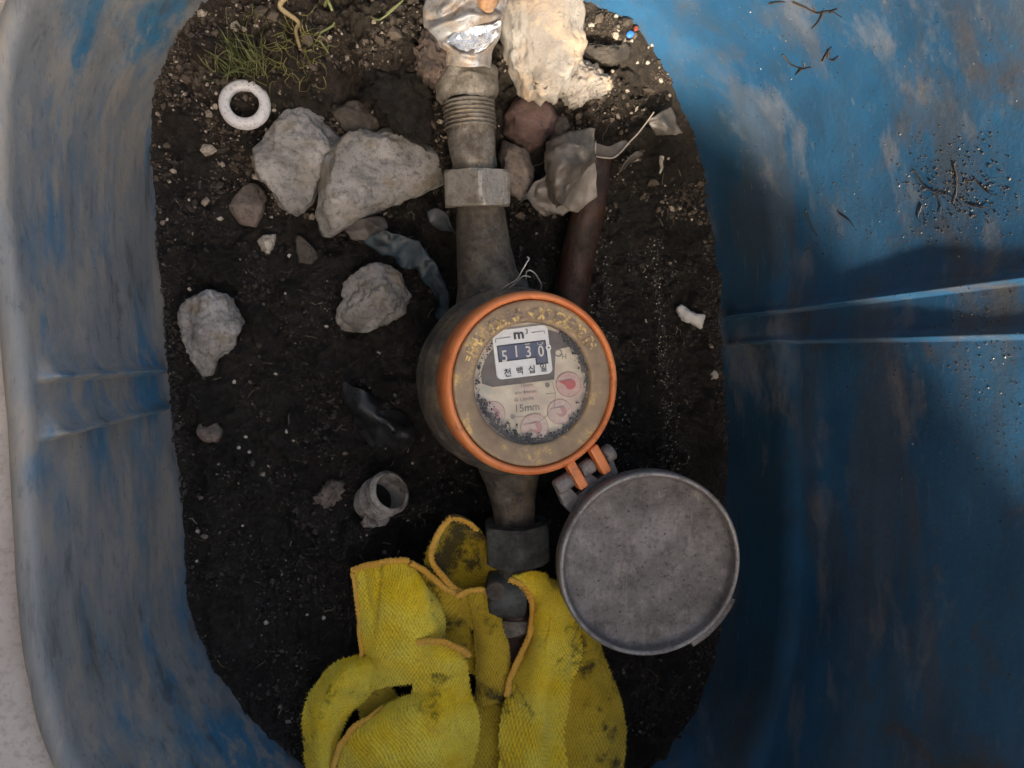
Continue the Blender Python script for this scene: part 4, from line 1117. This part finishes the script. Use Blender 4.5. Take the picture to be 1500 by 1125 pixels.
obj('buried_pipe', mesh_from('buried_pipe', V, F), M_rust, None, 'dark red brown pipe slanting down from the plastic sheet to the meter', 'pipe')
# blue strip
bs = thing('blue_strip', 'twisted blue plastic strip curling from the big lump to the meter', 'strip')
sheet('strip', [[(506, 332, .018), (514, 322, .022), (524, 316, .022)],
                [(545, 366, .012), (560, 346, .018), (566, 336, .020)],
                [(580, 384, .010), (592, 366, .014), (600, 352, .016)],
                [(612, 402, .008), (622, 390, .012), (628, 374, .013)],
                [(634, 430, .008), (644, 420, .012), (652, 408, .012)],
                [(640, 470, .010), (650, 462, .014), (660, 452, .014)],
                [(634, 500, .012), (646, 496, .016), (656, 492, .016)]], 70, 14, .0005, M_bluetape, parent=bs, seed=6, amp=.0020, sc=.009)
sheet('crumpled_end', [[(500, 336, .020), (518, 326, .026), (540, 318, .026), (562, 320, .022)],
                       [(506, 344, .022), (524, 338, .024), (546, 330, .030), (566, 328, .024)],
                       [(520, 354, .016), (534, 350, .022), (548, 342, .022), (560, 336, .018)]], 24, 30, .0005, M_film, parent=bs, seed=7, amp=.0025, sc=.010)
sheet('plastic_scrap', [[(624, 310, .026), (640, 306, .028), (656, 314, .028)], [(630, 326, .024), (648, 322, .026), (662, 330, .026)], [(646, 336, .020), (660, 338, .022), (670, 344, .022)]],
      16, 16, .0006, M_greytape, 'scrap of blue grey plastic poking out under the hex nut', 'scrap', amp=.0010)
# black film
sheet('black_film', [[(498, 556, .010), (520, 566, .014), (545, 580, .012), (560, 584, .008)],
                     [(500, 590, .010), (528, 598, .018), (560, 606, .016), (596, 610, .008)],
                     [(512, 606, .008), (536, 626, .012), (568, 628, .020), (606, 640, .010)],
                     [(528, 640, .005), (546, 658, .006), (572, 656, .010), (592, 668, .004)]], 50, 50, .0003, M_blackfilm,
      'crumpled black plastic film on the soil left of the meter', 'plastic film', amp=.0022, sc=.016, seed=12)
sheet('film_scrap', [[(950, 176, .044), (966, 164, .046), (984, 158, .044)], [(954, 190, .042), (972, 182, .046), (990, 178, .042)], [(960, 200, .036), (978, 198, .040), (998, 194, .036)]],
      20, 20, .0003, M_film, 'small see-through film scrap at the end of the pale thread', 'film scrap', amp=.002, sc=.01, seed=13)
sheet('label_strip', [[(905, 254, .024), (910, 250, .024), (914, 247, .024)], [(916, 236, .028), (922, 234, .028), (926, 238, .026)], [(932, 222, .030), (938, 222, .030), (942, 226, .028)]],
      16, 6, .0004, M_film, 'narrow grey strip lying on the dark soil right of the sheet', 'strip', amp=.0003)
P = catmull([U(*p) for p in ((970, 229, .020), (968, 238, .020), (969, 246, .020), (966, 254, .018))], 16)
V, F = tube(P, np.linspace(.0016, .0007, 16), 8); obj('root_bit', mesh_from('root_bit', roughen(V, .0003, .004, 2), F), M_chip, None, 'short white root bit on the soil near the right wall', 'root')

# ------------------------------------------------------------------ grass, straw, roots
def blades(name, specs, m, label, cat, kind=None, group=None):
    parts = []
    for pts_, r_ in specs:
        P = catmull(np.array(pts_), 14); rr = np.linspace(1, .25, 14) * r_
        parts.append(tube(P, rr, 4, flat=.35))
    V, F = merge(parts); return obj(name, mesh_from(name, V, F), m, None, label, cat, group, kind)
specs = []
for k in range(95):
    x0 = random.gauss(362, 24); y0 = random.gauss(98, 12); L_ = random.uniform(22, 62); a = random.gauss(R(118), .45); cv = random.gauss(0, .55)
    pts_ = []; x, y = x0, y0
    base, _ = hit(x0, y0, 'soil')
    for s_ in range(5):
        f = s_ / 4; z = base.z + .001 + .014 * math.sin(f * 2.4) * random.uniform(.6, 1.1)
        pts_.append(U(x, y, z)); a2 = a + cv * f * 1.5; x += math.cos(a2) * L_ / 4; y -= math.sin(a2) * L_ / 4
    specs.append((pts_, random.uniform(.00022, .00055)))
blades('grass_tuft', specs, M_grass, 'matted tuft of thin green grass above the white ring', 'grass', 'stuff')
specs = []
for k in range(52):
    x0 = random.gauss(428, 38); y0 = random.gauss(78, 26); a = random.uniform(0, 6.28); pts_ = []; x, y = x0, y0; cv = random.choice((-1, 1)) * random.uniform(.4, 1.5)
    for s_ in range(6):
        base, _ = hit(x, y, 'soil'); pts_.append((base.x, base.y, base.z + random.uniform(.001, .008)))
        a += cv * random.uniform(.2, 1); x += math.cos(a) * 9; y += math.sin(a) * 9
    specs.append((pts_, random.uniform(.0002, .0004)))
blades('curly_rootlets', specs, m_grass('yellow_rootlets', (.13, .14, .03), (.34, .29, .12)), 'curly yellow green rootlets trailing right of the grass tuft', 'roots', 'stuff')
def strand(name, px, r0, r1, m, label, cat, z=.006):
    P = []
    for a, b in px:
        p, n = hit(a, b); P.append(np.array(p) + np.array(n) * z)
    P = catmull(P, 10 * len(px)); V, F = tube(P, np.linspace(r0, r1, len(P)), 6); return obj(name, mesh_from(name, V, F), m, None, label, cat)
strand('straw', [(412, 0), (420, 12), (430, 28), (438, 44), (446, 60)], .0018, .0010, M_straw, 'pale dry straw stalk lying at the very top edge of the soil', 'straw')
strand('grass_blade', [(484, 0), (482, 18), (480, 38), (480, 62), (476, 72)], .0012, .0006, M_grass, 'single upright green grass blade right of the dry straw', 'grass blade')
strand('grass_blade', [(552, 0), (568, 14), (578, 26), (586, 40)], .0008, .0003, M_grass, 'lone thin green blade hanging near the dark clod', 'grass blade', .012)
def roots(name, lists, m, label, r0=.00055):
    parts = []
    for px in lists:
        P = []
        for a, b in px:
            p, n = hit(a, b, 'wall'); P.append(np.array(p) + np.array(n) * .0006)
        P = catmull(P, 8 * len(px)); V, F = tube(P, np.linspace(r0, r0 * .3, len(P)), 5); parts.append((roughen(V, .0002, .003, 1), F))
    V, F = merge(parts); return obj(name, mesh_from(name, V, F), m, None, label, 'dried root')
roots('dried_root', [[(1162, 2), (1180, 10), (1198, 18), (1216, 16), (1234, 24)], [(1208, 16), (1202, 28), (1190, 42)], [(1128, 4), (1140, 2), (1152, 2)], [(1216, 18), (1228, 12)], [(1196, 16), (1192, 8)]], M_root, 'brown branching dried root stuck high on the right wall')
roots('dried_root', [[(1148, 80), (1160, 94), (1176, 100), (1190, 98)], [(1176, 100), (1166, 110)], [(1180, 98), (1178, 90)]], M_root, 'small dark dried root on the right wall below the branching root')
roots('dried_root', [[(1206, 90), (1212, 78), (1220, 68)], [(1216, 72), (1214, 84), (1222, 88), (1230, 82)]], M_root, 'short angular dried root right of the small dark root')
roots('dried_root', [[(1340, 250), (1352, 268), (1368, 280), (1392, 286), (1410, 300)], [(1400, 240), (1404, 270), (1398, 300)], [(1420, 300), (1440, 304), (1452, 302)], [(1352, 300), (1346, 318), (1350, 326)], [(1430, 262), (1446, 280), (1462, 286)], [(1370, 282), (1380, 300), (1378, 316)]], M_root, 'tangle of dried roots and dirt halfway up the right wall', .0004)
roots('dried_root', [[(1182, 310), (1190, 330), (1198, 345)], [(1230, 312), (1244, 322), (1252, 332)]], M_root, 'two thin dark root hairs low on the right wall above the ribs', .0005)

# ------------------------------------------------------------------ yellow cloth
cloth = thing('cleaning_cloth', 'crumpled yellow microfibre cloth with orange stitched hem stuffed under the pipe', 'cloth')
def fold(ctrl, mat_, seed, nu=None, nv=None, weave=.00075, per=.0036, th=.0022, amp=.0009):
    C = np.array([[U(*p) for p in row] for row in ctrl])
    L1 = np.linalg.norm(np.diff(C, axis=0), axis=2).sum(0).mean(); L2 = np.linalg.norm(np.diff(C, axis=1), axis=2).sum(1).mean()
    nu = max(12, int(L1 / .00045)); nv = max(12, int(L2 / .00045))
    A = np.stack([catmull(C[i], nv) for i in range(C.shape[0])]); G = np.stack([catmull(A[:, j], nu) for j in range(nv)], 1)
    du = np.gradient(G, axis=0); dv = np.gradient(G, axis=1); N = np.cross(du, dv); N /= np.linalg.norm(N, axis=2)[:, :, None] + 1e-12
    if N[:, :, 2].mean() < 0: N = -N
    V = G.reshape(-1, 3); Nn = N.reshape(-1, 3)
    u = np.repeat(np.linspace(0, L1, nu), nv); v = np.tile(np.linspace(0, L2, nv), nu)
    w1 = fbm(V, .03, seed, 2) * .6; u2 = u + w1 * per; v2 = v + fbm(V, .03, seed + 5, 2) * .6 * per
    wv = np.maximum(np.sin(u2 * 2 * math.pi / per) * np.sin(v2 * 2 * math.pi / (per * .62)), -.35) + .35 * vn(V, .0011, seed + 2)
    d = wv * weave + fbm(V, .034, seed + 9, 3) * amp * 3.0 - (np.maximum(0, .22 - np.abs(fbm(V * np.array([1, .28, 1]), .030, seed + 31, 2))) / .22) ** 1.5 * .0026 + fbm(V, .007, seed + 13, 2) * amp * .35
    V = V + Nn * d[:, None]
    fme = mesh_from('fold', V, grid_faces(nu, nv), uv=np.c_[u, v])
    atr = fme.attributes.new('weave', 'FLOAT', 'POINT'); atr.data.foreach_set('value', np.clip((wv + .5) / 1.4 , 0, 1).astype(np.float32))
    o = obj('fold', fme, mat_, cloth)
    md = o.modifiers.new('thickness', 'SOLIDIFY'); md.thickness = th; md.offset = -1 if True else 0
    # stray fibres
    r2 = np.random.default_rng(seed); n = int(L1 * L2 * 1.0e6 * .40); idx = r2.integers(0, len(V), n)
    edge = np.concatenate([np.arange(0, nv), np.arange((nu - 1) * nv, nu * nv), np.arange(0, nu) * nv, np.arange(0, nu) * nv + nv - 1]); idx = np.r_[idx, np.repeat(edge, 1)]
    P = V[idx]; Nf_ = Nn[idx] + r2.normal(0, .65, (len(idx), 3)); Nf_ /= np.linalg.norm(Nf_, axis=1)[:, None]
    Ln = r2.uniform(.0006, .0024, len(idx)); sd_ = np.cross(Nf_, r2.normal(0, 1, (len(idx), 3))); sd_ /= np.linalg.norm(sd_, axis=1)[:, None]
    tip = P + Nf_ * Ln[:, None]; wd = sd_ * .00013
    VV = np.stack([P - wd, P + wd, tip], 1).reshape(-1, 3)
    obj('fibres', wv1(mesh_from('fibres', VV, np.arange(len(VV)).reshape(-1, 3), smooth=False)), mat_, o, kind='stuff')
    return o
def wv1(me):
    a = me.attributes.new('weave', 'FLOAT', 'POINT'); a.data.foreach_set('value', np.full(len(me.vertices), .8, dtype=np.float32)); return me
def hem(px, r_=.0023, seed=0, parent=cloth):
    r_ = r_ * .74
    P = catmull([U(*p) for p in px], 26 * len(px)); P = P + np.stack([fbm(P, .012, seed + q, 2) for q in (1, 2, 3)], 1) * .0008; V, F = tube(P, r_, 12, flat=.75); V = roughen(V, .0005, .006, seed)
    o = obj('hem', wv1(mesh_from('hem', V, F)), M_hem, parent)
    d = np.r_[0, np.cumsum(np.linalg.norm(np.diff(P, axis=0), axis=1))]; T_ = np.gradient(P, axis=0); T_ /= np.linalg.norm(T_, axis=1)[:, None]
    n = int(d[-1] / .00045); s = np.linspace(0, d[-1], n); Q = np.stack([np.interp(s, d, P[:, i]) for i in range(3)], 1); TT = np.stack([np.interp(s, d, T_[:, i]) for i in range(3)], 1)
    N_ = np.cross(TT, [0, 0, 1.0]); N_ /= np.linalg.norm(N_, axis=1)[:, None]; B_ = np.cross(N_, TT)
    ph = s * 2 * math.pi / .0030; H_ = Q + (r_ * 1.04) * (np.cos(ph)[:, None] * N_ + .78 * np.sin(ph)[:, None] * B_)
    V, F = tube(H_, .00042, 5); obj('stitching', wv1(mesh_from('stitching', V, F)), M_hem, o)
    return o
Z = lambda a: a
# left panel, with its right edge rolled over
fold([[(516, 838, .034), (545, 828, .040), (575, 822, .044), (600, 824, .044), (612, 838, .032)],
      [(522, 875, .032), (552, 868, .044), (588, 862, .052), (622, 862, .050), (634, 872, .032)],
      [(527, 915, .030), (558, 910, .044), (596, 904, .054), (632, 904, .052), (644, 912, .032)],
      [(530, 962, .028), (560, 960, .042), (600, 954, .050), (634, 948, .048), (646, 950, .030)],
      [(532, 1010, .024), (560, 1010, .036), (600, 1004, .042), (636, 996, .040), (650, 990, .026)]], M_yellow, 1)
hem([(515, 838, .036), (545, 827, .042), (575, 821, .046), (600, 822, .046)], .0024, 1)
hem([(515, 838, .036), (521, 875, .034), (526, 915, .032), (529, 962, .030), (531, 1005, .026)], .0017, 2)
# shaded inner back of that panel
fold([[(600, 824, .040), (625, 836, .038), (655, 856, .036), (676, 872, .034)],
      [(618, 862, .030), (640, 880, .030), (662, 900, .028), (686, 915, .026)],
      [(632, 915, .026), (652, 930, .026), (676, 940, .024), (696, 950, .022)],
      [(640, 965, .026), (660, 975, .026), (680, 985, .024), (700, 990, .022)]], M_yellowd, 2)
hem([(602, 823, .044), (622, 835, .042), (642, 852, .040), (660, 866, .038), (680, 872, .038)], .0024, 3)
# peaked hood with mould
fold([[(658, 760, .046), (670, 762, .046), (688, 770, .044), (702, 780, .040)],
      [(640, 790, .040), (664, 792, .030), (690, 796, .030), (708, 800, .038)],
      [(630, 822, .036), (660, 826, .026), (690, 828, .028), (716, 826, .040)],
      [(650, 850, .034), (668, 856, .028), (692, 856, .030), (732, 832, .038)],
      [(672, 872, .032), (684, 876, .030), (700, 868, .030), (722, 850, .034)]], m_cloth('mouldy_yellow_microfibre', (.46, .31, .02), (.56, .40, .03), .46), 3)
hem([(660, 759, .048), (645, 776, .046), (634, 800, .043), (634, 822, .041), (648, 842, .039), (668, 862, .037), (684, 872, .036)], .0025, 4)
hem([(660, 759, .048), (680, 764, .047), (700, 778, .043)], .0018, 5)
fold([[(640, 782, .036), (634, 796, .038)], [(624, 804, .030), (628, 812, .036)], [(618, 826, .028), (626, 826, .034)], [(628, 836, .028), (640, 842, .032)]], M_yellow, 4)
# twisting strip in the middle
fold([[(668, 880, .032), (684, 868, .042), (708, 868, .044), (722, 880, .030)],
      [(680, 905, .030), (698, 894, .042), (722, 896, .042), (736, 910, .028)],
      [(696, 940, .030), (712, 928, .042), (734, 930, .042), (746, 944, .028)],
      [(700, 985, .026), (718, 975, .038), (742, 975, .038), (754, 985, .026)],
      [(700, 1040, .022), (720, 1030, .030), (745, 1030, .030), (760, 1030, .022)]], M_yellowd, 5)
hem([(670, 874, .042), (688, 864, .045), (708, 864, .046), (722, 872, .044)], .0022, 6)
# right loop
fold([[(750, 846, .050), (775, 838, .052), (800, 840, .050), (822, 852, .040)],
      [(778, 880, .046), (796, 870, .056), (820, 872, .056), (842, 886, .040)],
      [(778, 915, .044), (798, 905, .058), (826, 908, .054), (862, 925, .038)],
      [(768, 950, .042), (796, 945, .060), (822, 950, .054), (882, 968, .036)],
      [(750, 992, .040), (790, 995, .060), (820, 1005, .050), (898, 1020, .034)],
      [(738, 1040, .038), (788, 1045, .058), (818, 1060, .046), (908, 1070, .032)],
      [(730, 1145, .034), (790, 1145, .050), (820, 1145, .042), (912, 1145, .030)]], M_yellow, 6)
fold([[(826, 856, .040), (848, 880, .036), (862, 905, .030)],
      [(826, 905, .042), (862, 930, .040), (888, 960, .030)],
      [(826, 970, .044), (868, 985, .044), (905, 1010, .030)],
      [(822, 1060, .042), (870, 1060, .044), (916, 1070, .028)],
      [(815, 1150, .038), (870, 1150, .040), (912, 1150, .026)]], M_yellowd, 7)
hem([(746, 848, .052), (762, 856, .052), (774, 872, .051), (779, 890, .050), (778, 915, .048), (772, 940, .047), (760, 965, .046), (750, 990, .044), (742, 1020, .042)], .0025, 7)
# left roll
fold([[(540, 954, .026), (560, 962, .034), (580, 985, .026)],
      [(490, 972, .024), (515, 990, .038), (540, 1020, .026)],
      [(456, 1005, .022), (486, 1020, .040), (515, 1045, .026)],
      [(440, 1050, .020), (470, 1062, .038), (500, 1080, .024)],
      [(444, 1100, .018), (470, 1108, .036), (498, 1118, .022)],
      [(452, 1150, .016), (475, 1155, .030), (500, 1160, .020)]], M_yellow, 8, per=.0030)
fold([[(560, 985, .022), (520, 1025, .022)], [(590, 1030, .018), (530, 1060, .016)], [(600, 1080, .018), (510, 1100, .014)], [(600, 1150, .016), (500, 1150, .014)]], M_yellowd, 9)
# lower centre panel with inner hem
fold([[(560, 1040, .030), (600, 1016, .042), (650, 1000, .046), (690, 1020, .036)],
      [(512, 1078, .032), (575, 1058, .050), (650, 1044, .056), (700, 1058, .038)],
      [(494, 1120, .028), (570, 1102, .050), (650, 1092, .056), (696, 1100, .036)],
      [(486, 1175, .024), (560, 1160, .044), (650, 1150, .048), (690, 1150, .032)]], M_yellow, 10)
hem([(562, 1038, .034), (530, 1055, .036), (506, 1080, .036), (492, 1110, .034), (484, 1150, .030)], .0025, 8)
# little flap
fold([[(612, 942, .052), (640, 940, .056), (668, 948, .054), (684, 958, .046)],
      [(606, 966, .050), (640, 966, .058), (672, 974, .056), (690, 980, .044)],
      [(604, 1000, .044), (640, 1000, .052), (672, 1006, .050), (692, 1010, .040)],
      [(604, 1035, .040), (640, 1038, .046), (672, 1040, .044), (690, 1045, .036)]], M_yellow, 11)
hem([(612, 941, .054), (640, 939, .058), (668, 947, .057), (686, 960, .049)], .0026, 9)
fold([[(700, 1000, .024), (740, 1000, .024)], [(690, 1070, .026), (745, 1060, .026)], [(680, 1150, .024), (760, 1150, .024)]], M_yellowd, 12)

# ------------------------------------------------------------------ added unseen panel, shaped like a box lid, that shades the pit
az = np.array([math.sin(SUN_AZ), math.cos(SUN_AZ)]); per_ = np.array([-az[1], az[0]])
LID_D, LID_W, LID_H, LID_S = .43, .86, .42, .0
LID_ROLL = 5
shade_lid = thing('added_shade_lid', 'added unseen panel like a blue box lid, upright below the pit to shade it', 'lid')
V, F = bevbox(LID_W, .016, LID_H, .006, 3); obj('panel', mesh_from('panel', V, F), M_blue, shade_lid)
V, F = bevbox(LID_W - .06, .018, LID_H - .06, .006, 3); V[:, 1] += .016; obj('insulation', mesh_from('insulation', V, F), flat_mat('white_foam', (.7, .68, .64), .9, .08), shade_lid)
ctr = az * LID_D + per_ * LID_S
shade_lid.location = (ctr[0], ctr[1], .215 + LID_H / 2)
shade_lid.rotation_euler = (R(-2), R(LID_ROLL), math.atan2(per_[1], per_[0]))

# ------------------------------------------------------------------ added unseen wall left of the frame, keeps sky light off the pit
hw = thing('added_shade_wall', 'added unseen dark grey rendered wall left of the pit, blocking sky light', 'added shade wall')
hw.location = (-.50, 0, 0)
V, F = bevbox(.2, 7, 3.2, .01, 2); V[:, 2] += 1.7; V[:, 0] -= .1
obj('render_coat', mesh_from('render_coat', V, F, smooth=False), flat_mat('dark_render', (.12, .115, .11), .9, .2, .2, 9), hw)
V, F = bevbox(.22, 7, .2, .01, 2); V[:, 2] += .2; V[:, 0] -= .1
obj('plinth', mesh_from('plinth', V, F, smooth=False), flat_mat('plinth_render', (.16, .15, .14), .9, .2, .2, 9), hw)
V, F = bevbox(.26, 7.1, .05, .008, 2); V[:, 2] += 3.32; V[:, 0] -= .1
obj('coping', mesh_from('coping', V, F, smooth=False), M_pave, hw)
